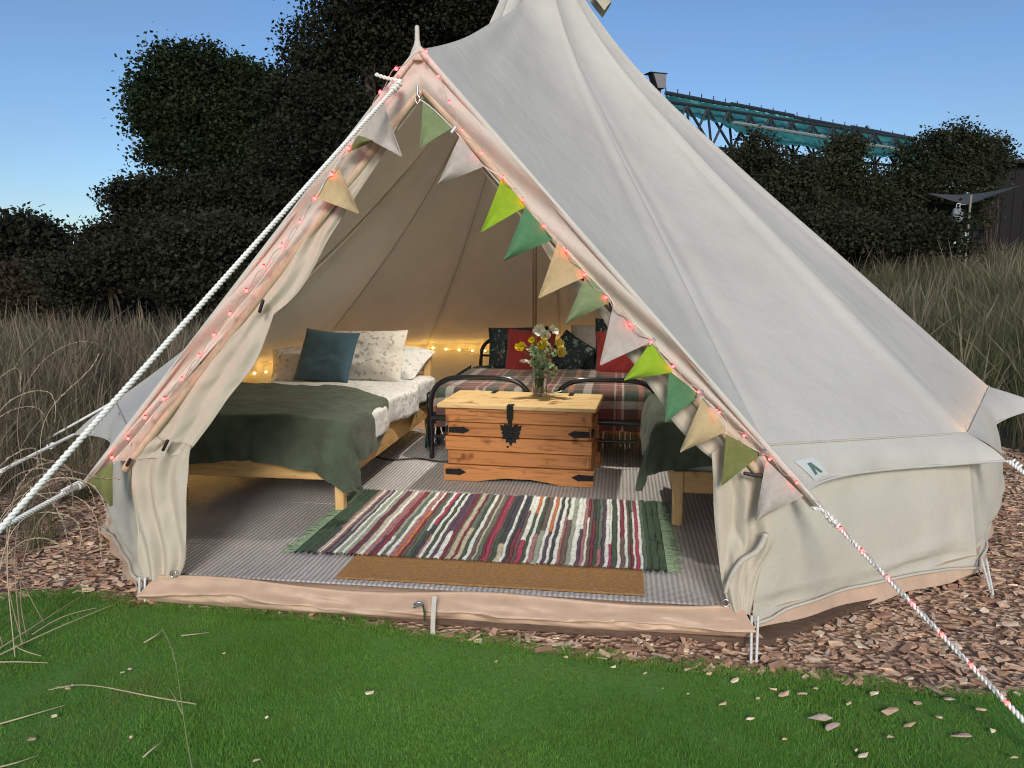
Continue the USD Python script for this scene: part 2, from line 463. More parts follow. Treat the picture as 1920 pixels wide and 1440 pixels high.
ax = np.unique(np.r_[np.linspace(-160, -14, 20), np.linspace(-14, 14, 57), np.linspace(14, 160, 20)])
ay = np.unique(np.r_[np.linspace(-60, -8, 8), np.linspace(-8, 30, 60), np.linspace(30, 220, 24)])
GX, GY = np.meshgrid(ax, ay, indexing='ij')
soil = mat('field_soil', {'g': ('geometry', {}), 'n': ('noise_texture', {'scale': 3.0, 'detail': 6.0}),
                          'r': ('rgb_ramp', {'ramp': [(.3, (.035, .032, .018)), (.55, (.07, .06, .035)), (.75, (.1, .085, .05))]}), 'p': ('principled_bsdf', {'roughness': 1.0})},
           [('g.position', 'n.vector'), ('n.fac', 'r.fac'), ('r.color', 'p.base_color')], 'p.BSDF')
obj('ground', sheet(np.stack([GX, GY, ground_z(GX, GY) - .012], -1)), soil, smooth=True, kind='structure', label='rough field rising gently behind the tent')


def ring_sheet(center, outer, n, z, rings=10, noise=.01, seed=1):
    """A patch of ground filled from its outline towards a centre."""
    o = poly(np.vstack([outer, outer[:1]]), n)
    c = np.asarray(center, float)
    P = np.stack([c + (o - c) * t for t in np.linspace(.02, 1, rings)], 0)
    Z = z + noise * (meshkit.fbm(np.concatenate([P * 4, P[..., :1] * 0], -1), 3, seed) - .5)
    return sheet(np.concatenate([P, Z[..., None]], -1)[:, ::-1])


bark_mat = mat('bark_bed', {'g': ('geometry', {}), 'v': ('voronoi_texture', {'scale': 38.0}), 'n': ('noise_texture', {'scale': 6.0, 'detail': 5.0}),
                            'r': ('rgb_ramp', {'ramp': [(0, (.2, .11, .07)), (.4, (.4, .24, .15)), (.7, (.52, .33, .21)), (1, (.64, .46, .3))]}), 'sc': ('separate_color', {}),
                            'b': ('bump', {'strength': 1.0, 'distance': .03}), 'p': ('principled_bsdf', {'roughness': .95})},
               [('g.position', 'v.vector'), ('v.color', 'sc.color'), ('sc.r', 'r.fac'), ('r.color', 'p.base_color'), ('v.distance', 'b.height'), ('b.normal', 'p.normal')], 'p.BSDF')
ba = np.radians(np.arange(0, 360, 6))
bark_out = np.stack([np.sin(ba) * (3.75 + .25 * np.sin(3 * ba) + np.where(np.sin(ba) > .2, .35, np.where(np.sin(ba) < -.3, -.5, 0))), .05 - np.cos(ba) * (3.6 + .2 * np.cos(5 * ba))], 1)
obj('bark_bed', ring_sheet((0, 0), bark_out, 200, -.002, 14, .012), bark_mat, smooth=True, kind='structure', label='bed of brown bark chippings around the tent')

lawn_front = [(-4.6, -3.3), (-3.0, -2.95), (-2.35, -2.62), (-2.0, -2.38), (-1.72, -2.31), (-1.3, -2.36), (-1.0, -2.37), (-.61, -2.38), (-.2, -2.46), (.2, -2.5), (.49, -2.55), (.9, -2.58), (1.24, -2.585), (1.6, -2.63), (1.92, -2.62), (2.4, -2.72), (3.2, -2.8), (4.6, -2.95)]
lf = np.array(smooth_poly(lawn_front, 220))
lf[:, 1] += .025 * (meshkit.fbm(np.stack([lf[:, 0] * 5, lf[:, 0] * 0, lf[:, 0] * 0], 1), 3, 9) - .5)
LP = np.stack([np.stack([lf[:, 0], lf[:, 1] * (1 - t) + -7.0 * t], -1) for t in np.linspace(0, 1, 30) ** 1.3], 1)
lz = .012 + .012 * (meshkit.fbm(np.concatenate([LP * 1.5, LP[..., :1] * 0], -1), 3, 5) - .5)
lz[:, 0] = -.004
lawn_base = mat('lawn_base', {'g': ('geometry', {}), 'n': ('noise_texture', {'scale': 60.0, 'detail': 4.0}),
                              'r': ('rgb_ramp', {'ramp': [(.3, (.06, .15, .02)), (.7, (.11, .25, .04))]}), 'p': ('principled_bsdf', {'roughness': .9})},
                [('g.position', 'n.vector'), ('n.fac', 'r.fac'), ('r.color', 'p.base_color')], 'p.BSDF')
obj('lawn', sheet(np.concatenate([LP, lz[..., None]], -1)[:, ::-1]), lawn_base, smooth=True, kind='structure', label='strip of bright artificial lawn in front of the tent')


def lawn_edge(x):
    return np.interp(x, lf[:, 0], lf[:, 1])


def instancer(name, protos, mats, pos, scale, yaw, ids, label, tilt=None):
    pi = UsdGeom.PointInstancer.Define(stage, '/World/' + name)
    targets = []
    for k, (m, mt) in enumerate(zip(protos, mats)):
        p = f'/World/{name}/tuft_{k:03d}' if k else f'/World/{name}/tuft'
        usdkit.mesh(stage, p, m, mt)
        targets.append(Sdf.Path(p))
    pi.CreatePrototypesRel().SetTargets(targets)
    pi.CreateProtoIndicesAttr(Vt.IntArray.FromNumpy(np.asarray(ids, np.int32)))
    pi.CreatePositionsAttr(Vt.Vec3fArray.FromNumpy(np.asarray(pos, np.float32)))
    s = np.asarray(scale, np.float32)
    pi.CreateScalesAttr(Vt.Vec3fArray.FromNumpy(np.repeat(s[:, None], 3, 1) if s.ndim == 1 else s))
    q = []
    for i, a in enumerate(yaw):
        g = Gf.Rotation(Gf.Vec3d(0, 0, 1), float(np.degrees(a)))
        if tilt is not None:
            g = Gf.Rotation(Gf.Vec3d(1, 0, 0), float(tilt[i])) * g
        g = g.GetQuat()
        q.append(Gf.Quath(float(g.GetReal()), *[float(t) for t in g.GetImaginary()]))
    pi.CreateOrientationsAttr(Vt.QuathArray(q))
    return mark(pi.GetPrim(), label=label, kind='stuff')


def blades(rng, n, spread, h0, h1, w, lean, segs=3, heads=0.0):
    """A tuft of n tapering, bending blades; some carry a seed head."""
    V, Fs, c = [], [], 0
    for _ in range(n):
        a, rr = rng.uniform(0, 2 * np.pi), spread * math.sqrt(rng.uniform())
        b = np.array([rr * math.cos(a), rr * math.sin(a), 0])
        d = rng.uniform(0, 2 * np.pi)
        dv = np.array([math.cos(d), math.sin(d), 0])
        h, le = rng.uniform(h0, h1), lean * rng.uniform(.2, 1.4)
        side = np.cross(dv, (0, 0, 1)) * math.cos(.6) + dv * math.sin(rng.uniform(-.6, .6))
        t = np.linspace(0, 1, segs + 1)
        ctr = b + dv * (le * h * t[:, None] ** 2) + np.array([0, 0, 1.0]) * (h * (t - .25 * le * t * t))[:, None]
        ww = w * rng.uniform(.7, 1.3) * (1 - .85 * t)
        if rng.uniform() < heads:
            ww = w * np.where(t < .6, .5, np.where(t > .95, .5, 2.2))
        V.append(np.stack([ctr - side * ww[:, None] / 2, ctr + side * ww[:, None] / 2], 1).reshape(-1, 3))
        for i in range(segs):
            Fs += [(c + 2 * i, c + 2 * i + 1, c + 2 * i + 3), (c + 2 * i, c + 2 * i + 3, c + 2 * i + 2)]
        c += 2 * (segs + 1)
    return np.vstack(V), np.array(Fs)


turf = [leafy('turf_a', (.13, .29, .04), (.25, .5, .09), .6, .35), leafy('turf_b', (.15, .31, .045), (.28, .52, .1), .6, .35), leafy('turf_c', (.18, .26, .05), (.33, .42, .11), .6, .35)]
pro = [blades(np.random.default_rng(20 + k), 210, .062, .008, .017, .0032, .9, 2) for k in range(3)]
gx = np.arange(-4.4, 4.4, .062)
pts = []
for x in gx:
    y0 = float(lawn_edge(x)) - .012
    ys = np.arange(y0, -5.0, -.062)
    pts += [(x + R.uniform(-.025, .025), y + R.uniform(-.02, .02)) for y in ys]
pts = np.array(pts)
dd = (pts - C[None, :2])
fwd = dd @ np.array([-math.sin(YAW), math.cos(YAW)])
lat = dd @ RT[:2]
pts = pts[(fwd > .9) & (np.abs(lat) < fwd * .72 + .4)]
lawn_z = .008
instancer('lawn_blades', pro, turf, np.c_[pts, np.full(len(pts), lawn_z)], R.uniform(.8, 1.25, len(pts)), R.uniform(0, 6.28, len(pts)), np.where(R.uniform(size=len(pts)) < np.clip(.12 + .5 * meshkit.fbm(np.c_[pts * 1.3, pts[:, :1] * 0], 3, 8) - .25 - .18 * (pts[:, 0] + .8), .02, .75), 2, R.choice(2, len(pts), p=[.6, .4])), 'short bright green blades of the artificial lawn')


def chip_mesh(rng, l, w, t):
    m = trimesh.creation.box([l, w, t])
    v = np.array(m.vertices)
    v += rng.uniform(-1, 1, v.shape) * np.array([l * .16, w * .22, t * .3])
    return v, np.array(m.faces)


chip_mats = [plain('chip_tan', (.66, .44, .29), .9, .3, 40), plain('chip_brown', (.54, .32, .2), .9, .35, 40), plain('chip_grey', (.56, .41, .3), .9, .3, 40), plain('chip_pale', (.8, .64, .45), .9, .2, 40), plain('chip_dark', (.34, .19, .12), .9, .3, 40)]
rc = np.random.default_rng(3)
chips = [chip_mesh(rc, l, w, t) for l, w, t in ((.04, .017, .006), (.03, .02, .007), (.05, .014, .006), (.026, .018, .005), (.06, .02, .008))]
n = 46000
cp = np.c_[R.uniform(-4.2, 4.4, n), R.uniform(-3.2, 4.0, n)]
rr_, aa_ = np.hypot(cp[:, 0], cp[:, 1]), np.arctan2(cp[:, 0], -cp[:, 1])
lim = np.interp(np.degrees(aa_) % 360, np.r_[np.degrees(ba), 360], np.r_[np.hypot(*bark_out.T), np.hypot(*bark_out[0])])
keep = (rr_ < lim - .03) & (rr_ > 2.42) & (cp[:, 1] > lawn_edge(cp[:, 0]) - .01) & (cp[:, 1] < 2.5)
cp = cp[keep]
instancer('bark_chips', chips, chip_mats, np.c_[cp, R.uniform(.001, .016, len(cp))], (.3 + 1.0 * R.uniform(0, 1, len(cp)) ** 2.2), R.uniform(0, 6.28, len(cp)), R.choice(5, len(cp), p=[.27, .27, .2, .12, .14]), 'loose brown bark chips covering the bed around the tent', tilt=R.uniform(-28, 28, len(cp)))

# ------------------------------------------------------------------ the bell tent
AX = np.array([0.0, .1])
ZE = .69                      # eave height
angles = [27.5, 57, 87, 117, 148, 180, -148, -117, -87, -57.5, -30.5]
rbase = [2.66, 2.8, 3.0, 2.75, 2.65, 2.6, 2.55, 2.42, 2.48, 2.72, 2.8]
DY = -2.34                    # the plane of the doorway


def polar(a, r, z):
    t = math.radians(a)
    return np.array([AX[0] + r * math.sin(t), AX[1] - r * math.cos(t), z])


base = [polar(a, r, .035) for a, r in zip(angles, rbase)]
eave = [polar(a, r - .1, ZE) for a, r in zip(angles, rbase)]
flap = [polar(a, r + .2, ZE - .13) for a, r in zip(angles, rbase)]
base[1], base[9] = on_z(1833, 1063, .035), on_z(197, 990, .03)
base[0], base[-1] = on_z(1410, 1168, .05), on_z(272, 1106, .05)
PEAK = on_y(786, 92, DY)
FR, FL = on_y(1534, 948, DY - .02), on_y(163, 902, DY - .02)
door_r = lambda t: PEAK + (FR - PEAK) * t
door_l = lambda t: PEAK + (FL - PEAK) * t
eave[0] = door_r(.87) + np.array([0, .03, 0])
eave[1] = on_y(1813, 811, -1.46)
eave[-1] = door_l(.87) + np.array([0, .03, 0])
flap[0], flap[-1] = FR, FL
flap[1] = on_y(1890, 864, -1.55)
flap[2] = polar(87, 3.25, .57)
flap[9] = on_y(139, 815, -1.15)

PR = np.array([(.10, 3.56), (.2, 3.34), (.33, 3.12), (.61, 2.75), (1.22, 2.14), (1.96, 1.47), (2.55, .93), (2.82, ZE)])
PL = np.array([(.10, 3.56), (.2, 3.28), (.33, 3.01), (.61, 2.58), (1.22, 1.92), (1.96, 1.30), (2.55, .87), (2.82, ZE)])


def seam(k, n=34):
    e = eave[k]
    re = math.hypot(e[0] - AX[0], e[1] - AX[1])
    from scipy.interpolate import PchipInterpolator
    t = (PR[:, 0] - PR[0, 0]) / (PR[-1, 0] - PR[0, 0])
    pr_ = PL if k >= 6 else (PR + PL) / 2 if k >= 4 else PR
    z = PchipInterpolator(t, pr_[:, 1] + (e[2] - ZE) * t)(np.linspace(0, 1, n) ** 1.15)
    r = .10 + (re - .10) * np.linspace(0, 1, n) ** 1.15
    d = (e[:2] - AX) / re
    return np.c_[AX + r[:, None] * d, z]


def ridge(n=34):
    from scipy.interpolate import PchipInterpolator
    q = np.array([(.10, 3.56), (.2, 3.3), (.4, 3.06), (.8, 2.85), (1.25, 2.66), (1.88, 2.40), (2.44, PEAK[2])])
    tt = np.linspace(0, 1, n) ** 1.15
    r = .10 + 2.34 * tt
    z = PchipInterpolator(q[:, 0], q[:, 1])(r)
    x = PEAK[0] * (r - .1) / 2.34
    return np.c_[x, AX[1] - r, z]


def roof_panel(a, b, sag=.05, nv=26, seed=0):
    n = len(a)
    v = np.linspace(0, 1, nv)
    v = .5 - .5 * np.cos(np.pi * v)          # closer together near the seams
    P = a[:, None] * (1 - v[None, :, None]) + b[:, None] * v[None, :, None]
    u = np.linspace(0, 1, n)[:, None]
    fl, ff = sheet(P)
    N = vnormals(fl, ff).reshape(P.shape)
    out = np.sign((N[..., :2] * (P[..., :2] - AX)).sum(-1).mean())
    N = N * out
    s = -sag * np.sin(np.pi * v)[None] * np.sin(np.pi * u ** .8)
    # tension pleats running down beside each seam, strongest towards the eave
    for side, ph in ((v, 0), (1 - v, 1)):
        d = side[None]
        s = s + (.009 * np.exp(-((d - .035) / .03) ** 2) - .010 * np.exp(-((d - .11) / .045) ** 2) + .004 * np.exp(-((d - .2) / .05) ** 2)) * (u ** .7) * np.sin(np.pi * np.clip(u, 0, 1) ** 1.6 * .93 + .12)
    nz = meshkit.fbm(np.stack([P[..., 0] * 1.1, P[..., 1] * 1.1, P[..., 2] * .5 + seed], -1), 3, seed) - .5
    s = s + .022 * nz * np.sin(np.pi * v)[None] * np.sin(np.pi * u)
    return P + N * s[..., None]


tent = thing('bell_tent', 'large cream canvas bell tent with its A-shaped doorway open', 'tent')
seams = [seam(k) for k in range(11)]
rdg = ridge()
order = [(rdg, seams[0])] + [(seams[k], seams[k + 1]) for k in range(10)] + [(seams[10], rdg)]
for i, (a, b) in enumerate(order):
    P = roof_panel(a, b, .035 if i in (0, 11) else .045, seed=i)
    obj('roof_panel', sheet(P), M['canvas'], tent, smooth=True)
for k in range(11):
    s = seams[k].copy()
    s[:, 2] -= .006
    obj('roof_seam', tube(s[2:], .005, 6), M['seam'], tent, smooth=True)
obj('roof_seam', tube(rdg[2:] - np.array([0, 0, .006]), .005, 6), M['seam'], tent, smooth=True)

# eave flaps: a valance that widens into a point at every guy corner
for k in range(10):
    e0, e1, f0, f1 = eave[k], eave[k + 1], flap[k], flap[k + 1]
    v = np.linspace(0, 1, 31)
    top = e0 * (1 - v[:, None]) + e1 * v[:, None]
    mid = (e0 + e1) / 2
    outd = mid - np.array([*AX, mid[2]])
    outd /= np.linalg.norm(outd)
    low = f0 * (1 - v[:, None]) + f1 * v[:, None]
    c = (4 * v * (1 - v)) ** (.42 if k == 0 else .75)
    target = top + outd * .05 + np.array([0, 0, -.125 if k == 0 else -.15])
    low = low * (1 - c[:, None]) + target * c[:, None]
    w = np.linspace(0, 1, 8)
    P = top[None] * (1 - w[:, None, None]) + low[None] * w[:, None, None]
    bow = np.sin(np.pi * w)[:, None] * .018 + .008 * np.sin(v * 23 + k)[None] * w[:, None]
    P = P + outd * bow[..., None]
    if k == 0:
        FLAP0, FLAP0_OUT = P.copy(), outd.copy()
    obj('eave_flap', sheet(P), M['canvas'], tent, smooth=True)
    obj('eave_seam', tube(top + outd * .004, .0045, 6), M['seam'], tent, smooth=True)
    obj('flap_hem', tube(low, .006, 6), M['canvas'], tent, smooth=True)

# side walls and the pink-beige groundsheet turned up below them
for k in range(10):
    e0, e1 = eave[k] * 1.0, eave[k + 1] * 1.0
    e0[2] = min(e0[2], ZE)
    b0, b1 = base[k], base[k + 1]
    v, w = np.linspace(0, 1, 33), np.linspace(0, 1, 22)
    V, W = np.meshgrid(v, w)
    top = e0 * (1 - V[..., None]) + e1 * V[..., None]
    bot = b0 * (1 - V[..., None]) + b1 * V[..., None]
    P = top * (1 - W[..., None]) + bot * W[..., None]
    mid = (b0 + b1) / 2 - np.array([*AX, .0])
    od = np.array([mid[0], mid[1], 0]) / np.hypot(mid[0], mid[1])
    s = (.09 if k in (1, 8) else .03) * np.sin(np.pi * V) * np.sin(np.pi * W) ** .7
    s += .016 * np.sin(V * 31 + 3 * k) * np.exp(-V * 7) * W + .016 * np.sin((1 - V) * 29 + k) * np.exp(-(1 - V) * 7) * W
    s += .022 * np.exp(-((W - .82 - .08 * np.sin(V * 5 + k)) / .05) ** 2) * np.sin(np.pi * V) - .02 * np.exp(-((W - .9) / .04) ** 2)
    s += .03 * (meshkit.fbm(np.stack([V * 4 + k, W * 2, V * 0], -1), 3, k) - .5)
    P = P + od * (s * np.clip(V / .05, 0, 1) * np.clip((1 - V) / .05, 0, 1))[..., None]
    P[..., 2] += .055 * W ** 6 * np.sin(np.pi * V)
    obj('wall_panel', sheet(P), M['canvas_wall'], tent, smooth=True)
    hem = P[-1] + od * .012
    obj('wall_hem', tube(hem, .007, 6), M['canvas_wall'], tent, smooth=True)
    G = []
    for w_ in np.linspace(0, 1, 7):
        q = b0 * (1 - v[:, None]) + b1 * v[:, None]
        q = q + od * (-.045 + .065 * w_ + .012 * np.sin(v * 19 + 5 * w_ + k) * w_)[:, None]
        q[:, 2] = .105 * (1 - w_) + .012
        G.append(q)
    obj('groundsheet_edge', sheet(np.array(G)), M['sheet_pvc'], tent, smooth=True)

# front sill of the groundsheet
sl, sr = on_z(290, 1084, .11), on_z(1392, 1142, .125)
v, w = np.linspace(0, 1, 90), np.linspace(0, 1, 16)
V, W = np.meshgrid(v, w)
topv = sl * (1 - V[..., None]) + sr * V[..., None]
bl, br = base[-1] + np.array([-.02, -.03, -.035]), base[0] + np.array([.03, -.08, -.02])
botv = bl * (1 - V[..., None]) + br * V[..., None]
P = topv * (1 - W[..., None]) + botv * W[..., None]
nz = meshkit.fbm(np.stack([V * 9, W * 2.2, V * 0], -1), 3, 11) - .5
fold = .02 * np.exp(-((W - .35 - .45 * np.abs(((V * 3.1) % 1) - .5)) / .09) ** 2)
P[..., 1] -= (.035 * np.sin(np.pi * W) + (.075 * nz + .03 * (meshkit.fbm(np.stack([V * 34, W * 6, V * 0], -1), 3, 12) - .5)) * np.sin(np.pi * np.clip(W, .05, .95)) + fold)
P[..., 2] += .012 * np.sin(V * 13) * (1 - W) - .01 * np.sin(np.pi * V)
obj('door_sill', sheet(P), M['sheet_pvc'], tent, smooth=True)
obj('sill_hem', tube(P[0] + np.array([0, .004, .002]), .009, 6), M['sheet_pvc'], tent, smooth=True)
floor_poly = [base[k][:2] for k in range(11)]
obj('groundsheet', ring_sheet((0, 0), np.array(floor_poly), 120, .092, 12, .004), M['sheet_pvc'], tent, smooth=True)

# door poles (the A frame), canvas sleeve along each door edge, and the hood strip facing forward
for dl, sgn in ((door_r, 1), (door_l, -1)):
    t = np.linspace(0, 1, 40)
    line = np.array([dl(x) for x in t])
    obj('door_pole', tube(np.array([dl(x) for x in np.linspace(.04, .93, 30)]) + np.array([-.05 * sgn, .035, -.07]), .017, 10), M['pole_frame'], tent, smooth=True)
    obj('door_edge_sleeve', tube(line, .013, 8), M['hood'], tent, smooth=True)
    d = (dl(1) - dl(0)) / np.linalg.norm(dl(1) - dl(0))
    inn = np.cross(d, np.array([0, 1.0, 0]))
    inn *= np.sign(inn[0]) * -sgn
    wd = .105 * np.clip(1.25 - t, .3, 1)
    rows = []
    for w_ in np.linspace(0, 1, 9):
        q = line + inn * (wd * w_)[:, None]
        q[:, 1] += -.012 + .05 * w_ + .012 * np.sin(w_ * 6 + t * 17)
        rows.append(q)
    obj('door_hood', sheet(np.array(rows)), M['hood'], tent, smooth=True)
obj('peak_cap', moved(lathe([(.0, .0), (.034, .0), (.026, .03), (.013, .06), (.009, .08), (.008, .125), (.0, .13)], 16), None, PEAK + np.array([-.012, .02, -.04])), M['hood'], tent, smooth=True)
obj('tent_pole', tube([(0, .1, .1), (0, .1, 3.5)], .0155, 14), M['pole'], tent, smooth=True)
# small vent hoods round the crown
for a, r, z in ((96, .34, 3.03),):
    p = polar(a, r, z)
    d = np.array([math.sin(math.radians(a)), -math.cos(math.radians(a)), 0])
    s_ = np.cross(d, (0, 0, 1))
    th = np.linspace(-np.pi / 2, np.pi / 2, 13)
    rows = []
    for t in np.linspace(0, 1, 8):
        c = p + d * (.10 * t) + np.array([0, 0, .16 - .12 * t])
        rows.append([c + s_ * (.075 * math.sin(q)) + (np.array([0, 0, 1.0]) * .07 + d * .05) * math.cos(q) for q in th])
    obj('vent_hood', solid_sheet(np.array(rows), .004), M['vent'], tent, smooth=True)


def pl(pixels, y):
    return np.array([on_y(px, py, y) for px, py in pixels])


def curtain_sheet(outer, inner, n, nv, folds, amp, seed, dy=0.0, close=None):
    o, i = smooth_poly(outer, n), smooth_poly(inner, n)
    v = np.linspace(0, 1, nv)
    P = o[:, None] * (1 - v[None, :, None]) + i[:, None] * v[None, :, None]
    s = np.linspace(0, 1, n)[:, None]
    wv = np.linalg.norm(i - o, axis=1)[:, None]
    wob = meshkit.fbm(np.stack([v[None] * 3 + s * .6, s * 2.5 + v[None] * 0, s * 0 + v[None] * 0 + seed], -1), 3, seed)
    a = amp if close is None else amp * close(s)
    P[..., 1] += dy + a * np.sin(2 * np.pi * folds * (v[None] + .12 * np.sin(s * 5)) + 4 * wob) * np.minimum(1, wv * 6) * np.sin(np.pi * np.clip(v, .04, 1))[None] ** .3 + .04 * (wob - .5)
    return P


# left curtain, tied back twice
lo = [door_l(t) + np.array([.012, .03, 0]) for t in np.linspace(.06, .955, 24)]
li = pl([(774, 172), (747, 233), (722, 283), (686, 338), (651, 392), (613, 450), (588, 500), (559, 546), (515, 588)], DY + .03)
li2 = pl([(515, 588), (501, 625), (476, 683), (431, 741), (397, 790), (368, 828), (349, 852)], DY + .03)
t_mid = .60
lo1 = [door_l(t) + np.array([.012, .03, 0]) for t in np.linspace(.06, t_mid, 20)]
lo2 = [door_l(t) + np.array([.012, .03, 0]) for t in np.linspace(t_mid, .955, 16)]
A_ = curtain_sheet(lo1, li, 50, 40, 2.6, .009, 1)
B_ = curtain_sheet(lo2, li2, 44, 40, 2.6, .010, 2)
B_[:10] += (A_[-1] - B_[0])[None] * np.linspace(1, 0, 10)[:, None, None]
obj('door_curtain', solid_sheet(np.concatenate([A_, B_[1:]], 0), .003), M['curtain'], tent, smooth=True, label='left door curtain hanging from the frame, tied back')
Cl = curtain_sheet(pl([(285, 820), (247, 858), (244, 920), (250, 985), (256, 1045), (266, 1092)], DY), pl([(352, 838), (348, 862), (345, 940), (343, 1000), (344, 1040), (331, 1084)], DY), 50, 36, 2.4, .014, 5, dy=.02)
obj('door_curtain', solid_sheet(Cl, .003), M['curtain'], tent, smooth=True, label='lower half of the left door curtain, hanging in folds')
# right curtain, mostly rolled behind the frame
ro = [door_r(t) + np.array([-.012, .03, 0]) for t in np.linspace(.05, .93, 24)]
ri = pl([(792, 185), (849, 244), (905, 321), (930, 352), (976, 408), (1013, 458), (1030, 485), (1067, 533), (1100, 566), (1130, 596), (1146, 626), (1174, 665), (1188, 681), (1206, 708), (1240, 754), (1258, 785), (1306, 837), (1342, 866)], DY + .04)
obj('door_curtain', solid_sheet(curtain_sheet(ro, ri, 80, 22, 1.6, .018, 7, dy=.015), .003), M['curtain'], tent, smooth=True, label='right door curtain gathered in behind the frame')
Cr = curtain_sheet(pl([(1400, 820), (1440, 865), (1452, 930), (1440, 1005), (1425, 1085), (1409, 1160)], DY), pl([(1335, 850), (1338, 893), (1340, 962), (1348, 1040), (1356, 1100), (1372, 1146)], DY), 50, 40, 2.4, .016, 9, dy=.02)
Cr[..., 0] += .035 * np.exp(-((np.linspace(0, 1, 50)[:, None] - .6) / .1) ** 2) * np.linspace(0, 1, 40)[::-1][None]
obj('door_curtain', solid_sheet(Cr, .003), M['curtain'], tent, smooth=True, label='lower half of the right door curtain, hanging in folds')
fold = smooth_poly(pl([(1436, 1000), (1420, 1032), (1390, 1052), (1372, 1078), (1360, 1112)], DY - .03), 30)
obj('curtain_hem', tube(fold, np.linspace(.012, .008, 30), 8), M['seam'], tent, smooth=True)


def toggle(px, py, ang, y=DY - .035, L=.055):
    c = on_y(px, py, y)
    d = np.array([math.cos(ang), 0, math.sin(ang)]) * L / 2
    obj('toggle', tube(np.array([c - d, c - d * .85, c, c + d * .85, c + d]), [.004, .007, .007, .007, .004], 8), M['toggle'], tent, smooth=True)


toggle(490, 574, 1.2)
toggle(310, 835, 1.05)
toggle(1148, 580, 1.9)
toggle(1408, 890, -.2, DY - .05)
toggle(1430, 893, -.2, DY - .05)
toggle(241, 867, 1.0, DY - .02, .04)
zp = on_y(783, 186, DY + .01)
obj('zip_pull', cat([tube([zp + np.array([0, 0, .045]), zp + np.array([.002, -.004, .012])], .004, 6), tube([zp + .013 * np.array([.55 * math.cos(a), -.1, 1.2 * math.sin(a)]) for a in np.linspace(0, 6.28, 16)], .003, 6)]), M['steel'], tent, smooth=True)
# door latch and strap at the sill, corner clips, cords down to the pegs
lp = on_y(796, 1150, -2.44)
obj('sill_hook', cat([tube(spline([lp + np.array(q) for q in ((0, 0, -.03), (0, -.01, .03), (-.01, -.02, .055), (-.035, -.025, .045))], 14), .005, 6), tube([lp + np.array((-.04, -.02, .03)), lp + np.array((0, -.02, .05))], .004, 6)]), M['steel'], tent, smooth=True)
st0, st1 = on_y(815, 1118, -2.42), on_y(812, 1190, -2.46)
obj('sill_strap', solid_sheet(np.array([[st0 + np.array([dx, -.012 * math.sin(3 * t), 0]) + (st1 - st0) * t for dx in (-.009, .009)] for t in np.linspace(0, 1, 8)]), .003), M['seam'], tent)
for px, py in ((1360, 1130), (326, 1076)):
    c = on_y(px, py, -2.33)
    obj('corner_clip', tube([c + .014 * np.array([math.cos(a), -.2, math.sin(a)]) for a in np.linspace(0, 6.0, 14)], .003, 6), M['steel'], tent, smooth=True)
for (a0, a1, b0_, b1_) in ((base[0] + np.array([-.012, -.05, .05]), on_z(1408, 1244, .002), base[0] + np.array([.012, -.05, .05]), on_z(1418, 1242, .002)),
                           (base[-1] + np.array([0, -.03, .07]), on_z(262, 1124, .01), base[-1] + np.array([.025, -.03, .07]), on_z(272, 1128, .01)),
                           (base[1] + np.array([.0, -.03, .05]), on_z(1858, 1112, .002), base[1] + np.array([.02, -.03, .05]), on_z(1862, 1115, .002))):
    obj('peg_loop', cat([tube(smooth_poly([a0, (a0 + a1) / 2, a1], 8), .0055, 6), tube(smooth_poly([b0_, (b0_ + b1_) / 2, b1_], 8), .0055, 6)]), M['cord'], tent, smooth=True)
# maker's patch on the eave flap near the door: pale cloth with a small dark green tent sign
def on_flap(v, w, off):
    i_, j_ = np.clip(w, 0, 1) * 7, np.clip(v, 0, 1) * 30
    i0, j0 = min(int(i_), 6), min(int(j_), 29)
    a, b = i_ - i0, j_ - j0
    q = FLAP0[i0, j0] * (1 - a) * (1 - b) + FLAP0[i0 + 1, j0] * a * (1 - b) + FLAP0[i0, j0 + 1] * (1 - a) * b + FLAP0[i0 + 1, j0 + 1] * a * b
    return q + FLAP0_OUT * off + np.array([0, 0, off * .5])


patch_m = plain('label_cloth', (.58, .6, .56), .8, .05, 50)
patch_g = plain('label_green', (.10, .17, .14), .8, .1, 50)
PV = lambda x, y, o: on_flap(.128 + .05 * x - .025 * y, .62 - .26 * y, o)
pg_ = np.array([[PV(x, y, .004) for x in np.linspace(-1, 1, 12)] for y in np.linspace(1, -1, 8)])
patch = obj('maker_patch', solid_sheet(pg_, .002), patch_m, tent, smooth=30)


def emblem_piece(ol):
    """A flat piece of the printed sign, laid on the patch."""
    from shapely.geometry import Polygon as PG
    m = trimesh.creation.extrude_polygon(PG(ol), .001, engine='earcut')
    m = m.subdivide()
    v = np.array([PV(x, y, .0065 + z) for x, y, z in np.array(m.vertices)])
    return v, np.array(m.faces)


obj('tent_emblem', emblem_piece([(-.5, -.55), (-.18, .62), (.18, .62), (.5, -.55), (.2, -.55), (0, .15), (-.2, -.55)]), patch_g, patch)
# wooden deck under the tent, just showing at the right of the door
dk = [polar(a, r - .06, 0) for a, r in zip(angles, rbase)]
dk[0], dk[-1] = base[0] + np.array([.05, -.09, 0]), base[-1] + np.array([.0, -.03, 0])
deck = thing('wooden_deck', 'low brown wooden platform under the bell tent', 'deck')
from shapely.geometry import Polygon, box as sbox
dpoly = Polygon([p[:2] for p in dk])
yy = -3.2
while yy < 3.1:
    g = dpoly.intersection(sbox(-4, yy + .003, 4, yy + .142))
    if not g.is_empty and g.geom_type == 'Polygon' and g.area > .02:
        obj('deck_board', prism(list(g.exterior.coords), .0, .028, (0, 0, -.002), (1, 0, 0), (0, 1, 0), (0, 0, 1)), M['deck'], deck)
    yy += .145

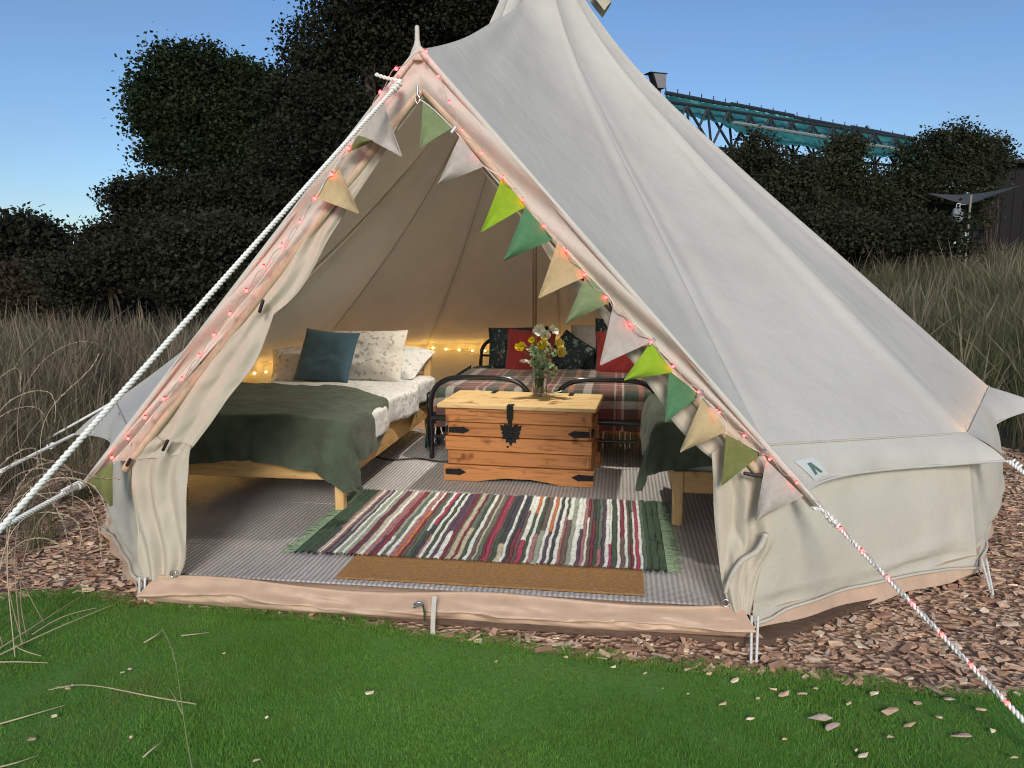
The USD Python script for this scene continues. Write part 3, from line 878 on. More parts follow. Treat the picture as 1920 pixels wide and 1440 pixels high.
# ------------------------------------------------------------------ guy ropes (two-strand twist)
def twist(pts, r=.0055, pitch=.035, n=None):
    p = np.asarray(pts, float)
    L = np.linalg.norm(np.diff(p, axis=0), axis=1).sum()
    n = n or int(L / pitch * 6)
    q = poly(p, n)
    t = np.gradient(q, axis=0)
    t /= np.linalg.norm(t, axis=1, keepdims=True)
    a = np.cross(t, (.1, .2, .97))
    a /= np.linalg.norm(a, axis=1, keepdims=True)
    b = np.cross(t, a)
    s = np.linspace(0, L, n) / pitch * np.pi
    out = []
    for ph in (0, np.pi):
        out.append(tube(q + r * (np.cos(s + ph)[:, None] * a + np.sin(s + ph)[:, None] * b), r * 1.05, 6))
    return cat(out)


def rope(label, pts, r=.004, knot=None, tail=None, pitch=.014):
    t = thing('guy_rope', label, 'rope')
    obj('cord', twist(pts, r, pitch), M['rope'], t, smooth=True)
    if knot is not None:
        ks = np.linspace(0, 3 * 2 * np.pi, 40)
        d = np.asarray(pts[-1], float) - np.asarray(pts[0], float)
        d /= np.linalg.norm(d)
        a = np.cross(d, (0, 0, 1.0))
        a /= np.linalg.norm(a)
        b = np.cross(d, a)
        obj('knot', tube(np.asarray(knot) + d * (np.linspace(-.028, .028, 40))[:, None] + (np.cos(ks)[:, None] * a + np.sin(ks)[:, None] * b) * r * 2.4, r * 1.1, 6), M['rope'], t, smooth=True)
    if tail is not None:
        obj('tail', twist(tail, r * .9, pitch), M['rope'], t, smooth=True)
    return t


def sagged(a, b, s=.0, n=14):
    t = np.linspace(0, 1, n)[:, None]
    p = np.asarray(a) * (1 - t) + np.asarray(b) * t
    p[:, 2] -= s * 4 * (t * (1 - t))[:, 0]
    return p


rp = on_y(752, 152, DY - .06)
re = on_y(0, 1003, -3.7)
d_ = re - rp
peg1 = rp + d_ * (rp[2] / -d_[2]) * 1.0
rope('thick white guy rope running down from the tent peak to the left', [rp, peg1 + np.array([0, 0, .02])], .0042, rp + (peg1 - rp) * .012, smooth_poly([rp, on_y(728, 147, DY - .07), on_y(704, 139, DY - .07)], 12), .014)
rfe = on_z(1920, 1352, .12)
dd_ = rfe - FR
peg2 = FR + dd_ * (FR[2] / -dd_[2])
GR = (FR.copy(), peg2)
rope('white guy rope wound with red lights at the right door corner', [FR, peg2], .0045, FR + dd_ * .09, smooth_poly([FR + dd_ * .09, on_y(1545, 958, DY - .05), on_y(1524, 953, DY - .05)], 10))
rl1 = on_y(0, 992, -2.95)
rope('bright knotted guy rope at the left door corner', [FL, FL + (rl1 - FL) * 1.35], .0052, FL + (rl1 - FL) * .1, FL + (rl1 - FL) * np.array([[.1], [.2], [.33]]) + np.array([0, 0, .012]), .018)
f9 = flap[9]
rope('thin guy rope from the second left flap point, into the grass', [f9, on_y(0, 884, -1.9)], .005, on_y(97, 836, -1.35))
rope('upper thin guy rope on the left, behind the thick rope', [seams[9][-1], on_y(55, 842, .2)], .004)
rope('short guy rope at the far right flap point', [flap[2], on_y(1990, 772, .3)], .005)
rope('guy rope tied to the front right flap point', [flap[1], on_y(1985, 935, -1.75)], .005, flap[1] + np.array([.03, -.005, -.012]))

# ------------------------------------------------------------------ inside the tent: floor mats, coir mat, rag rug
FZ = .1
for (x0, x1, y0, y1, lab) in ((-1.9, 1.04, -2.25, -1.90, 'grey woven floor mat nearest the door sill'), (-2.3, 1.5, -1.892, -1.20, 'grey woven floor mat under the striped rag rug'),
                              (-2.3, 1.9, -1.192, -.20, 'grey woven floor mat running under the wooden chest'), (-2.05, 2.1, -.192, .9, 'grey woven floor mat at the back, under the black metal bed')):
    nx = 40
    X, Y = np.meshgrid(np.linspace(x0, x1, nx), np.linspace(y0, y1, 12), indexing='ij')
    wl_ = base[10][0] + (base[9][0] - base[10][0]) * np.clip((Y - base[10][1]) / (base[9][1] - base[10][1]), 0, 1.6) + .07
    X = np.maximum(x0, wl_) + (X - x0) / (x1 - x0) * (x1 - np.maximum(x0, wl_))
    Z = FZ + .002 + .004 * meshkit.fbm(np.stack([X * 3, Y * 3, X * 0], -1), 3, int(x1 * 10))
    o = obj('woven_mat', solid_sheet(np.stack([X, Y, Z], -1), .008), M['woven'], smooth=30)
    mark(o, label=lab, cat='floor mat')
o = obj('coir_mat', box(-.6, .71, -2.215, -1.93, FZ + .008, FZ + .017, .004), M['coir'])
mark(o, label='plain brown coir doormat lying just inside the door sill', cat='doormat')

rug = thing('rag_rug', 'multicoloured striped rag rug with dark green end bands', 'rug')
rug_cols = [((.74, .78, .72), 44), ((.2, .035, .055), 16), ((.06, .085, .06), 12), ((.05, .055, .07), 12), ((.36, .17, .17), 8), ((.3, .34, .27), 8), ((.12, .16, .13), 8), ((.38, .05, .1), 2), ((.55, .18, .07), 3), ((.5, .45, .33), 5), ((.1, .06, .1), 6), ((.14, .1, .09), 6)]
rug_m = [plain(f'rag_strip_{i}', c, .95, .3, 45, bump=.6, bscale=120) for i, (c, w) in enumerate(rug_cols)]
rug_p = np.array([w for c, w in rug_cols], float)
rug_p /= rug_p.sum()
rr = np.random.default_rng(12)
ends = plain('rag_green', (.045, .085, .05), .95, .3, 45, bump=.6, bscale=120)
fringe = plain('rag_fringe', (.2, .28, .17), .95, .3, 60)
x, k, last = -.80, 0, -1
RY0, RY1 = -1.965, -.945


def rag(x0, w, mt, y0, y1, name='rag_strip', seed=0):
    n = 26
    t = np.linspace(0, 1, n)
    y = y0 + (y1 - y0) * t + 0
    xx = x0 + .010 * (meshkit.fbm(np.stack([y * 9, y * 0 + x0 * 2.0, y * 0], -1), 3, 2) - .5) * 2 - .02 * (1 - t) * 0
    wl = w * (1 + .5 * (meshkit.fbm(np.stack([t * 12, t * 0 + seed, t * 0], -1), 2, 5) - .5))
    h = .012 + .008 * meshkit.fbm(np.stack([t * 20, t * 0 + seed, t * 0], -1), 2, 8)
    prof = [(-.5, 0), (-.42, .75), (0, 1), (.42, .75), (.5, 0)]
    P = np.stack([np.stack([xx + px * wl * 1.06, y, FZ + .011 + pz * h], -1) for px, pz in prof], 1)
    return obj(name, sheet(P), mt, rug, smooth=True)


while x < .72:
    w = float(rr.choice([.012, .016, .02, .026], p=[.2, .35, .3, .15]))
    i = int(rr.choice(len(rug_cols), p=rug_p))
    if i == last:
        continue
    last = i
    ya, yb_ = RY0 + rr.uniform(-.004, .004), RY1 + rr.uniform(-.004, .004)
    if rr.uniform() < .4:
        ym = ya + (yb_ - ya) * rr.uniform(.2, .8)
        rag(x + w / 2, w, rug_m[i], ya, ym + .008, seed=k)
        rag(x + w / 2, w, rug_m[int(rr.choice(len(rug_cols), p=rug_p))], ym - .008, yb_, seed=k + 200)
    else:
        rag(x + w / 2, w, rug_m[i], ya, yb_, seed=k)
    x += w
    k += 1
for x0, s in ((-.84, -1), (.765, 1)):
    for q in range(3):
        rag(x0 + (q - 1) * .033, .032, ends, RY0 + rr.uniform(-.006, .006), RY1 + rr.uniform(-.006, .006), 'end_band', seed=90 + q)
    fr = []
    for q in range(90):
        y = RY0 + (RY1 - RY0) * q / 89
        e = x0 + s * .05
        L = rr.uniform(.05, .09)
        a = rr.normal(0, .35)
        fr.append(tube([(e, y, FZ + .022), (e + s * L * .5, y + math.sin(a) * L * .3, FZ + .02), (e + s * L * math.cos(a), y + math.sin(a) * L, FZ + .014)], [.0035, .003, .0015], 4))
    obj('fringe', cat(fr), fringe, rug)

# ------------------------------------------------------------------ pine chest with iron fittings
chest = thing('pine_chest', 'low pine blanket chest with black iron straps and lock plate', 'chest')
CX0, CX1, CY0, CY1 = -.475, .462, -.655, -.125
z = FZ + .012
heights = [.105, .09, .09, .088, .093]
for i, h in enumerate(heights):
    inset = [0.0, .026, .012, .03, .014][i]
    x0, x1 = CX0 + inset, CX1 - inset
    zz = z + h - .003
    if i == 0:   # skirting board with a long shallow arch
        ol = [(x0, z), (-.26, z), (-.2, z + .012), (-.08, z + .028), (.08, z + .028), (.2, z + .012), (.26, z), (x1, z), (x1, zz), (x0, zz)]
        obj('front_board', prism(ol, 0, .024, (0, CY0, 0), (1, 0, 0), (0, 0, 1), (0, 1, 0)), M['pine_front'], chest)
    else:
        obj('front_board', box(x0, x1, CY0 + .004 * (i % 2), CY0 + .026, z + .0015, zz, .004), M['pine_front' if i % 2 == 0 else 'pine_front_b'], chest)
    obj('back_board', box(x0, x1, CY1 - .026, CY1, z, zz, .003), M['pine_front_b'], chest)
    ins2 = [.016, 0, .014, 0, .016][i]
    for s in (-1, 1):
        xo = (CX1 - .018 - ins2) * s
        obj('side_board', box(min(xo, xo - s * .024), max(xo, xo - s * .024), CY0 + (.027 if i % 2 == 0 else .03), CY1 - .027, z, zz, .003), M['pine_side'], chest)
    z += h
lidz = z
for q in range(4):
    y0 = CY0 - .03 + q * .1385
    obj('lid_board', box(CX0 - .03, CX1 + .012, y0, y0 + .1375, lidz, lidz + .024, .003), M['pine_lid'], chest)
obj('lid_lip', box(CX0 + .16, CX1 - .16, CY0 - .012, CY0 - .001, lidz - .02, lidz - .001, .003), M['pine_front_b'], chest)
LT = lidz + .024


def plate(outline, y=CY0 - .001, t=.005, name='iron_strap', parent=chest):
    return obj(name, prism(outline, 0, t, (0, y, 0), (1, 0, 0), (0, 0, 1), (0, -1, 0)), M['iron'], parent)


zs = [FZ + .012 + sum(heights[:i]) + heights[i] / 2 for i in range(5)]
for zc in (zs[3] - .004, zs[0] + .005):
    for s in (-1, 1):
        e = s * (CX1 - (.0 if zc < .3 else .026))
        ol = [(e, zc - .017), (e - s * .085, zc - .019), (e - s * .085, zc - .024), (e - s * .132, zc), (e - s * .085, zc + .024), (e - s * .085, zc + .019), (e, zc + .017)]
        plate(ol, CY0 - .0005)
        yv = [(0, -.017), (.07, -.019), (.07, -.024), (.11, 0), (.07, .024), (.07, .019), (0, .017)]
        obj('iron_strap', prism([(CY0 + a - .0, zc + b) for a, b in yv], 0, .012, (s * (CX1 - .016), 0, 0), (0, 1, 0), (0, 0, 1), (s, 0, 0)), M['iron'], chest)
zc = zs[3] - .005
lx = -.045
lock = [(0, -.088), (.014, -.062), (.033, -.066), (.03, -.045), (.054, -.04), (.05, -.018), (.06, -.004), (.046, .004), (.062, .012), (.066, .045), (.045, .036), (.04, .05), (.018, .042), (.012, .03)]
plate([(lx + a, zc + b) for a, b in lock] + [(lx - a, zc + b) for a, b in lock[::-1][:-1]], CY0 - .001, .007, 'lock_plate')
plate([(lx - .014, zc - .03), (lx + .014, zc - .03), (lx + .012, zc + .08), (lx + .02, zc + .09), (lx + .02, lidz + .026), (lx - .02, lidz + .026), (lx - .02, zc + .09), (lx - .012, zc + .08)], CY0 - .0305, .006, 'hasp')
obj('hasp', box(lx - .02, lx + .02, CY0 - .03, CY0 + .02, LT + .0005, LT + .005, .001), M['iron'], chest)
for hx in (-.25, .27):
    obj('hinge_strap', box(hx - .016, hx + .016, CY1 - .11, CY1 - .0, LT + .0005, LT + .005, .001), M['iron'], chest)
obj('keyhole', tm(trimesh.creation.cylinder(.007, .006, sections=10, transform=trimesh.transformations.rotation_matrix(np.pi / 2, (1, 0, 0), (0, 0, 0)))) if False else moved(tm(trimesh.creation.cylinder(.007, .006, sections=10)), rot('x', 90), (lx - .02, CY0 - .002, zs[2] - .01)), M['iron'], chest)

_c = chest.GetPrim() if hasattr(chest, 'GetPrim') else chest
_xf = UsdGeom.Xformable(_c)
_xf.ClearXformOpOrder()
_m = Gf.Matrix4d(1).SetTranslate(Gf.Vec3d(0, .39, 0)) * Gf.Matrix4d(1).SetRotate(Gf.Rotation(Gf.Vec3d(0, 0, 1), -3.0)) * Gf.Matrix4d(1).SetTranslate(Gf.Vec3d(0, -.39, 0))
_xf.AddTransformOp().Set(_m)

# ------------------------------------------------------------------ pine beds
def pine_bed(label, x0, x1, y0, y1):
    b = thing('pine_bed', label, 'bed')
    for px in (x0 + .02, x1 - .02):
        for py, top in ((y0 + .02, .40), (y1 - .02, .74)):
            obj('leg', box(px - .026, px + .026, py - .026, py + .026, FZ + .009, top, .004), M['bed_pine_z'], b)
    for px in (x0, x1):
        obj('side_rail', box(px - .011, px + .011, y0 + .047, y1 - .047, .285, .425, .004), M['bed_pine'], b)
    obj('foot_rail', box(x0 + .047, x1 - .047, y0, y0 + .022, .285, .40, .004), M['bed_pine_x'], b)
    for zz in (.3, .5, .63):
        obj('head_board', box(x0 + .047, x1 - .047, y1 - .03, y1 - .008, zz, zz + .1, .004), M['bed_pine_x'], b)
    obj('mattress', blob_box(x0 + .02, x1 - .015, y0 + .03, y1 - .04, .36, .535, e=.22, amp=.004), M['mattress'], b, smooth=True)
    return b


pine_bed('left single pine bed under white floral bedding', -1.86, -.885, -1.335, .66)
pine_bed('right single pine bed mostly hidden by the door curtain', .88, 1.82, -1.31, .66)


def duvet(label, x0, x1, y0, y1, seed, m):
    v, f = blob_box(x0, x1, y0, y1, .42, .615, e=.2, amp=.02, scale=6, seed=seed)
    d = (meshkit.fbm(v * np.array([7, 16, 9]), 3, seed + 4) - .5)
    v[:, 2] += .022 * d
    over = v[:, 0] > x1 - .1
    v[over, 0] += .03 * np.sin(v[over, 1] * 9 + seed)
    o = obj('duvet', (v, f), m, smooth=True)
    return mark(o, label=label, cat='duvet')


duvet('puffy white floral duvet on the left bed', -1.95, -.82, -1.29, .62, 3, M['white_floral'])
duvet('white floral duvet on the right bed, behind the curtain', 1.08, 1.9, -1.1, .6, 8, M['white_floral'])


def throw(label, x0, x1, yback, yfront, top, drop_front, drop_side, side, seed, name='green_blanket'):
    """A fleece over the foot of a bed: hangs over the front and over one side, with a drooping corner. side = +1 hangs over x1, -1 over x0."""
    nq, npp = 84, 76
    W = x1 - x0
    q = np.linspace(0, W + drop_side, nq)
    Lb = lambda s: yback(s)
    P = np.zeros((nq, npp, 3))
    for i, qq in enumerate(q):
        s = min(qq / W, 1.0)
        over = max(0, qq - W)
        yb = Lb(min(qq / W, 1.25))
        L = (yb - yfront) + drop_front(s, over)
        p = np.linspace(0, L, npp)
        dp = np.maximum(0, p - (yb - yfront))
        r = .05
        xo = min(qq, W) + r * (1 - math.exp(-over / r)) * .8
        X = x0 + xo if side > 0 else x1 - xo
        y = yb - np.minimum(p, yb - yfront) - r * (1 - np.exp(-dp / r)) * .8
        fall = (dp ** 2.2 + over ** 2.2) ** (1 / 2.2)
        z = top(s) - np.maximum(0, fall - .012)
        diag = np.minimum(dp, over)
        X = X + side * diag * .22
        y = y - diag * .22
        P[i, :, 0], P[i, :, 1], P[i, :, 2] = X, y, z
    S, T = np.meshgrid(np.linspace(0, 1, nq), np.linspace(0, 1, npp), indexing='ij')
    nz = meshkit.fbm(np.stack([P[..., 0] * 6, P[..., 1] * 4, P[..., 2] * 2.5 + seed], -1), 4, seed) - .5
    v, f = sheet(P)
    N = vnormals(v, f).reshape(P.shape)
    hang = np.clip((top(1.0) - P[..., 2]) / .18, 0, 1)
    folds = .020 * np.sin(P[..., 0] * 26 + 2 * nz * 6) * hang
    P = P + N * np.sign(N[:, :8, 2].mean()) * (.045 * nz + folds + .012 * (meshkit.fbm(np.stack([P[..., 0] * 22, P[..., 1] * 18, P[..., 2] * 12], -1), 3, seed + 9) - .5))[..., None]
    P[..., 2] = np.maximum(P[..., 2], FZ + .02)
    o = obj(name, solid_sheet(P, .008), M['green_throw'], smooth=True)
    return mark(o, label=label, cat='blanket')


throw('dark green fleece blanket draped over the foot of the left bed', -1.98, -.84, lambda s: -.30 - .14 * s ** 2 - .22 * max(0, s - .7) / .3, -1.375, lambda s: .646 - .03 * s ** 6,
      lambda s, o: .275 + .02 * math.sin(s * 9) + .10 * max(0, (s - .8) / .2) ** 2 - .25 * o, .25, 1, 2)
throw('dark green fleece blanket over the foot of the right bed', .79, 1.95, lambda s: -.5, -1.36, lambda s: .66, lambda s, o: .24 + .03 * math.sin(s * 7) - .03 * max(0, 1 - s * 3) + .0 * o, .25, -1, 5)


def placed(m, loc, lean=0.0, turn=0.0, roll=0.0):
    """A cushion: built flat in xy, stood up (lean 90 = upright), turned about z."""
    Rm = rot('z', turn) @ rot('x', lean) @ rot('z', roll)
    return moved(m, Rm, loc)


def cushion(name, label, mt, w, h, t, loc, lean, turn, roll=0, seed=0, catn='cushion', pinch=.06):
    o = obj(name, placed(pillow(w, h, t, seed, pinch=pinch), loc, lean, turn, roll), mt, smooth=True)
    return mark(o, label=label, cat=catn)


cushion('cushion', 'square dusty teal cushion leaning on the left bed pillows', M['teal'], .44, .41, .16, (-1.53, .13, .79), 64, -6, -4, 1)
cushion('pillow', 'cream floral pillow propped up behind the teal cushion', M['cream_floral'], .74, .44, .2, (-1.36, .31, .77), 58, -4, 2, 2, 'pillow', .04)
cushion('pillow', 'white pillow lying flat at the head of the left bed', M['white_floral'], .7, .44, .2, (-1.22, .50, .70), 22, -10, 0, 3, 'pillow', .04)
cushion('pillow', 'cream pillow on the far left edge of the left bed', M['cream_floral'], .6, .4, .17, (-1.74, .36, .70), 30, 22, 0, 4, 'pillow', .04)

# ------------------------------------------------------------------ black metal double bed
mb = thing('metal_bed', 'black tubular metal double bed behind the chest', 'bed')
fy = -.085
arch_l = spline([(-.70, fy, FZ + .012), (-.70, fy, .35), (-.70, fy, .52), (-.672, fy, .605), (-.60, fy, .665), (-.5, fy, .685), (-.3, fy, .687), (-.16, fy, .68), (-.07, fy, .645), (-.01, fy, .56), (0.0, fy, .45), (0, fy, .3)], 60)
arch_r = arch_l * np.array([-1, 1, 1]) + np.array([.16, 0, 0])
obj('foot_arch', tube(arch_l, .0175, 12), M['black_tube'], mb, smooth=True)
obj('foot_arch', tube(arch_r, .0175, 12), M['black_tube'], mb, smooth=True)
for zz, r in ((.27, .012), (.40, .02)):
    obj('cross_rail', tube([(-.70, fy, zz), (.86, fy, zz)], r, 10), M['black_tube'], mb, smooth=True)
for xx in (-.69, .85):
    obj('side_rail', box(xx - .012, xx + .012, fy, 1.83, .27, .31, .003), M['black_tube'], mb)
    obj('bracket', box(xx - .022, xx + .022, fy - .002, fy + .06, .36, .44, .004), M['black_tube'], mb)
hy = 1.86
head = spline([(-.70, hy, FZ + .012), (-.70, hy, .6), (-.68, hy, .70), (-.55, hy, .79), (-.3, hy, .81), (-.1, hy, .78), (.08, hy, .68), (.26, hy, .78), (.46, hy, .81), (.71, hy, .79), (.84, hy, .70), (.86, hy, .6), (.86, hy, FZ + .012)], 90)
obj('head_arch', tube(head, .0175, 10), M['black_tube'], mb, smooth=True)
obj('cross_rail', tube([(-.70, hy, .62), (.86, hy, .62)], .011, 8), M['black_tube'], mb, smooth=True)
obj('mattress', blob_box(-.67, .83, -.04, 1.83, .32, .53, e=.2, amp=.004), M['mattress'], mb, smooth=True)
o = obj('quilt', blob_box(-.75, .9, -.05, 1.8, .36, .556, e=.22, amp=.014, scale=5, seed=6), M['dark_floral'], smooth=True)
mark(o, label='dark floral quilt on the metal bed, under the plaid', cat='quilt')
# side of the quilt hanging down at the left, towards the floor
q0 = []
for w_ in np.linspace(0, 1, 18):
    yv = np.linspace(-.02, 1.6, 50)
    zz = .56 - (.40 + .03 * np.sin(yv * 6)) * w_
    q0.append(np.stack([-.745 - .03 * np.sin(yv * 17) * w_ - .015 * w_, yv, zz], -1))
o = obj('bed_valance', solid_sheet(np.array(q0), .006), M['teal_floral'], smooth=True)
mark(o, label='teal floral cover hanging at the left side of the metal bed', cat='bedspread')
# plaid blanket with tassels over the foot
nu, nv = 60, 70
prof_ = [(1.30, .572), (.9, .577), (.4, .585), (.05, .602), (-.02, .6), (-.052, .58), (-.06, .5), (-.062, .40), (-.06, .335)]
pr = poly(prof_, nv)
XX = np.linspace(-.72, .865, nu)
P = np.zeros((nu, nv, 3))
P[..., 0] = XX[:, None]
P[..., 1], P[..., 2] = pr[None, :, 0], pr[None, :, 1]
P[..., 2] += .012 * (meshkit.fbm(np.stack([P[..., 0] * 6, P[..., 1] * 6, P[..., 0] * 0], -1), 3, 3) - .5)
drop = np.clip((.6 - pr[:, 1]) / .1, 0, 1)[None]
P[..., 1] += drop * .012 * np.sin(XX[:, None] * 24 + 1)
sd = np.clip((-.66 - XX) / .06, 0, 1)[:, None]
P[..., 2] -= .03 * sd
N_ = nu * nv
sl_ = np.r_[0, np.cumsum(np.linalg.norm(np.diff(pr, axis=0), axis=1))]
UV = np.stack([np.repeat(XX[:, None], nv, 1), np.repeat(sl_[None], nu, 0)], -1).reshape(-1, 2)
ms = solid_sheet(P, .007)
pb = thing('plaid_blanket', 'red, green and white plaid wool blanket with tassels on the metal bed', 'blanket')
obj('wool_cloth', ms, M['plaid'], pb, smooth=True, uv=np.vstack([UV, UV]))
tas = [plain('tassel_white', (.6, .53, .46), .95, .1, 60), plain('tassel_red', (.3, .07, .06), .95, .2, 60), plain('tassel_dark', (.07, .06, .05), .95, .2, 60)]
rt_ = np.random.default_rng(5)
for i in range(44):
    x_ = -.71 + 1.565 * i / 43
    m_ = tas[0] if x_ > .76 or rt_.uniform() < .35 else tas[1 if rt_.uniform() < .6 else 2]
    L = rt_.uniform(.10, .14)
    dx = rt_.normal(0, .014)
    obj('tassel', tube(spline([(x_, -.062, .338), (x_ + dx * .3, -.068, .338 - L * .4), (x_ + dx, -.066, .338 - L * .75), (x_ + dx * 1.2, -.068, .338 - L)], 7), [.003, .0045, .004, .0042, .004, .0045, .003], 6), m_, pb, smooth=True)
# cushions on the metal bed
cushion('pillow', 'dark floral pillow at the left of the metal bed, behind the red cushion', M['dark_floral'], .54, .42, .17, (-.30, 1.52, .72), 66, 3, 2, 11, 'pillow', .04)
cushion('cushion', 'red cushion on the metal bed, left of the flowers', M['red'], .43, .42, .15, (-.17, 1.30, .71), 70, 0, -2, 12)
cushion('cushion', 'grey cushion on the metal bed, just right of the flowers', M['grey_cloth'], .42, .42, .14, (.36, 1.56, .745), 68, -8, 3, 13)
cushion('pillow', 'dark floral cushion tilted in front of the grey cushion', M['dark_floral'], .36, .35, .15, (.16, 1.42, .685), 62, -10, -32, 14, 'pillow', .04)
cushion('pillow', 'dark floral pillow at the right of the metal bed, standing tallest', M['dark_floral'], .52, .48, .17, (.62, 1.50, .765), 70, -4, -1, 15, 'pillow', .04)
cushion('cushion', 'red cushion on the metal bed, behind the door bunting', M['red'], .43, .42, .15, (.60, 1.26, .71), 70, -3, 1, 16)
o = obj('power_cable', tube(spline([(-1.3, -.02, .118), (-1.12, -.1, .116), (-.95, -.2, .117), (-.8, -.13, .116), (-.62, -.2, .117), (-.45, -.08, .117)], 40), .006, 8), M['cable'], smooth=True)
mark(o, label='black power cable lying on the floor left of the chest', cat='cable')

# ------------------------------------------------------------------ lantern hung high on the pole
lan = thing('camping_lantern', 'small lit white lantern hung high on the tent pole', 'lantern', loc=(.0, .01, 2.30))
obj('shade', lathe([(.0, .085), (.035, .083), (.085, -.042), (.088, -.046), (.083, -.044), (.033, .076), (.0, .077)], 24), M['cord'], lan, smooth=30)
obj('hook', tube(spline([(0, 0, .074), (0, .0, .11), (0, .04, .14), (0, .085, .13)], 12), .003, 6), M['steel'], lan, smooth=True)
obj('bulb', moved(tm(trimesh.creation.icosphere(2, .03)), None, (0, 0, .03)), glow('lantern_glow', (1, .93, .82), LAMP), lan, smooth=True)

# ------------------------------------------------------------------ vase and flowers on the chest
VX, VY = .075, -.275
glass = mat('vase_glass', {'p': ('principled_bsdf', {'base_color': (.97, 1, .98), 'roughness': .02, 'transmission_weight': 1.0, 'ior': 1.45})}, [], 'p.BSDF')
water = mat('vase_water', {'p': ('principled_bsdf', {'base_color': (.93, .97, .93), 'roughness': .0, 'transmission_weight': 1.0, 'ior': 1.33})}, [], 'p.BSDF')
vase = thing('glass_vase', 'clear straight glass vase standing on the chest lid', 'vase', loc=(VX, VY, LT))
obj('glass', lathe([(0, .002), (.048, .002), (.05, .006), (.05, .20), (.0485, .202), (.047, .2), (.046, .014), (0, .012)], 32), glass, vase, smooth=40)
obj('water', lathe([(0, .0135), (.0455, .0155), (.0455, .12), (0, .12)], 32), water, vase, smooth=40)
stem_m = leafy('stem_green', (.08, .15, .05), (.16, .26, .09), .5, .15)
leaf_m = leafy('bouquet_leaf', (.36, .5, .32), (.66, .78, .58), .5, .3)
white_m = plain('petal_white', (.78, .79, .74), .6, .05, 30, translucent=.3)
yel_m = plain('petal_yellow', (.85, .7, .04), .55, .15, 30, translucent=.25)
yel_b = plain('petal_pale_yellow', (.8, .66, .2), .55, .1, 30, translucent=.25)
eye_m = plain('flower_eye', (.3, .33, .05), .7, .2, 60)


def petals(n, r, cup, w, layers=1, rng=None, wave=.1):
    """One mesh per petal, cupped about +z."""
    out = []
    for L in range(layers):
        for k in range(n):
            a0 = 2 * np.pi * (k + .5 * L) / n + rng.normal(0, .06)
            rr_ = r * (1 - .22 * L) * rng.uniform(.9, 1.08)
            u, v = np.linspace(0, 1, 9), np.linspace(-1, 1, 9)
            U, V = np.meshgrid(u, v, indexing='ij')
            wid = w * np.sin(np.pi * np.clip(U * .82 + .1, 0, 1)) ** .7
            ang = cup * (.35 + .9 * U) + .25 * L
            rad = np.cumsum(np.cos(ang), 0) / 9 * rr_
            zz = np.cumsum(np.sin(ang), 0) / 9 * rr_ + rr_ * wave * np.sin(V * 4 + k) * U
            zz = zz + rr_ * .25 * V * V * U
            X = rad
            Y = V * wid * rr_
            ca, sa = math.cos(a0), math.sin(a0)
            out.append(solid_sheet(np.stack([X * ca - Y * sa, X * sa + Y * ca, zz], -1), .0008))
    return out


def aim(d):
    d = np.asarray(d, float) / np.linalg.norm(d)
    a = np.cross((0, 1, 0) if abs(d[1]) < .9 else (1, 0, 0), d)
    a /= np.linalg.norm(a)
    return np.stack([a, np.cross(d, a), d], 1)


def flower(label, px, py, dy, face, kind, r, seed, group=None):
    rng = np.random.default_rng(seed)
    c = on_y(px, py, VY + dy)
    nm = {'poppy': 'white_flower', 'ranunculus': 'yellow_flower', 'narcissus': 'yellow_flower'}[kind]
    t = thing(nm, label, 'flower', group)
    Rm = aim(face)
    foot = np.array([VX + rng.uniform(-.025, .025), VY + rng.uniform(-.025, .025), LT + .03])
    neck = np.array([VX + (c[0] - VX) * .25, VY + (c[1] - VY) * .25, LT + .205])
    d = np.asarray(face, float) / np.linalg.norm(face)
    obj('stem', tube(spline([foot, neck, c - d * .025 + np.array([0, 0, .01 if d[2] < 0 else -.005]), c], 20), .0018, 6), stem_m, t, smooth=True)
    if kind == 'poppy':
        ps = petals(5, r, .45, .5, 1, rng, .12)
    elif kind == 'ranunculus':
        ps = petals(7, r, .95, .5, 3, rng, .04)
    else:
        ps = petals(6, r, .55, .42, 1, rng, .1)
    for m in ps:
        obj('petal', moved(m, Rm, c), white_m if kind == 'poppy' else (yel_b if kind == 'narcissus' else yel_m), t, smooth=True)
    if kind == 'narcissus':
        obj('trumpet', moved(lathe([(.004, 0), (r * .28, .004), (r * .34, r * .4), (r * .3, r * .4), (r * .22, .006), (0, .003)], 14), Rm, c), yel_m, t, smooth=True)
    else:
        obj('eye', moved(tm(trimesh.creation.icosphere(2, r * .16)), Rm, c + Rm @ np.array([0, 0, r * .14])), eye_m, t, smooth=True)


flower('white flower highest on the left of the vase bunch', 1012, 620, .0, (-.15, -1, .45), 'poppy', .044, 1)
flower('white flower facing the door just above the greenery', 1022, 629, -.03, (.1, -1, .35), 'poppy', .039, 2)
flower('white flower turned away at the top right of the bunch', 1036, 620, .02, (.75, -.4, .5), 'poppy', .042, 3)
flower('white flower drooping low on the left by the vase', 986, 674, -.04, (-.2, -.3, -.9), 'poppy', .042, 4)
flower('round golden yellow flower at the far left of the bunch', 979, 654, -.03, (-.25, -.75, .6), 'ranunculus', .047, 5)
flower('yellow flower low in the middle of the greenery', 1016, 650, -.07, (.1, -.8, .5), 'ranunculus', .042, 6)
flower('small yellow flower in the upper middle of the greenery', 1021, 638, -.03, (.1, -.6, .8), 'ranunculus', .034, 7)
flower('yellow flower peeping out at the upper left of the greenery', 999, 641, -.02, (-.3, -.7, .7), 'ranunculus', .032, 8)
flower('pale yellow flower, upper one at the right of the bunch', 1047, 646, -.01, (.4, -.8, .45), 'narcissus', .038, 9)
flower('pale yellow ruffled flower, lower one at the right of the bunch', 1051, 661, -.03, (.45, -.8, .2), 'narcissus', .04, 10)
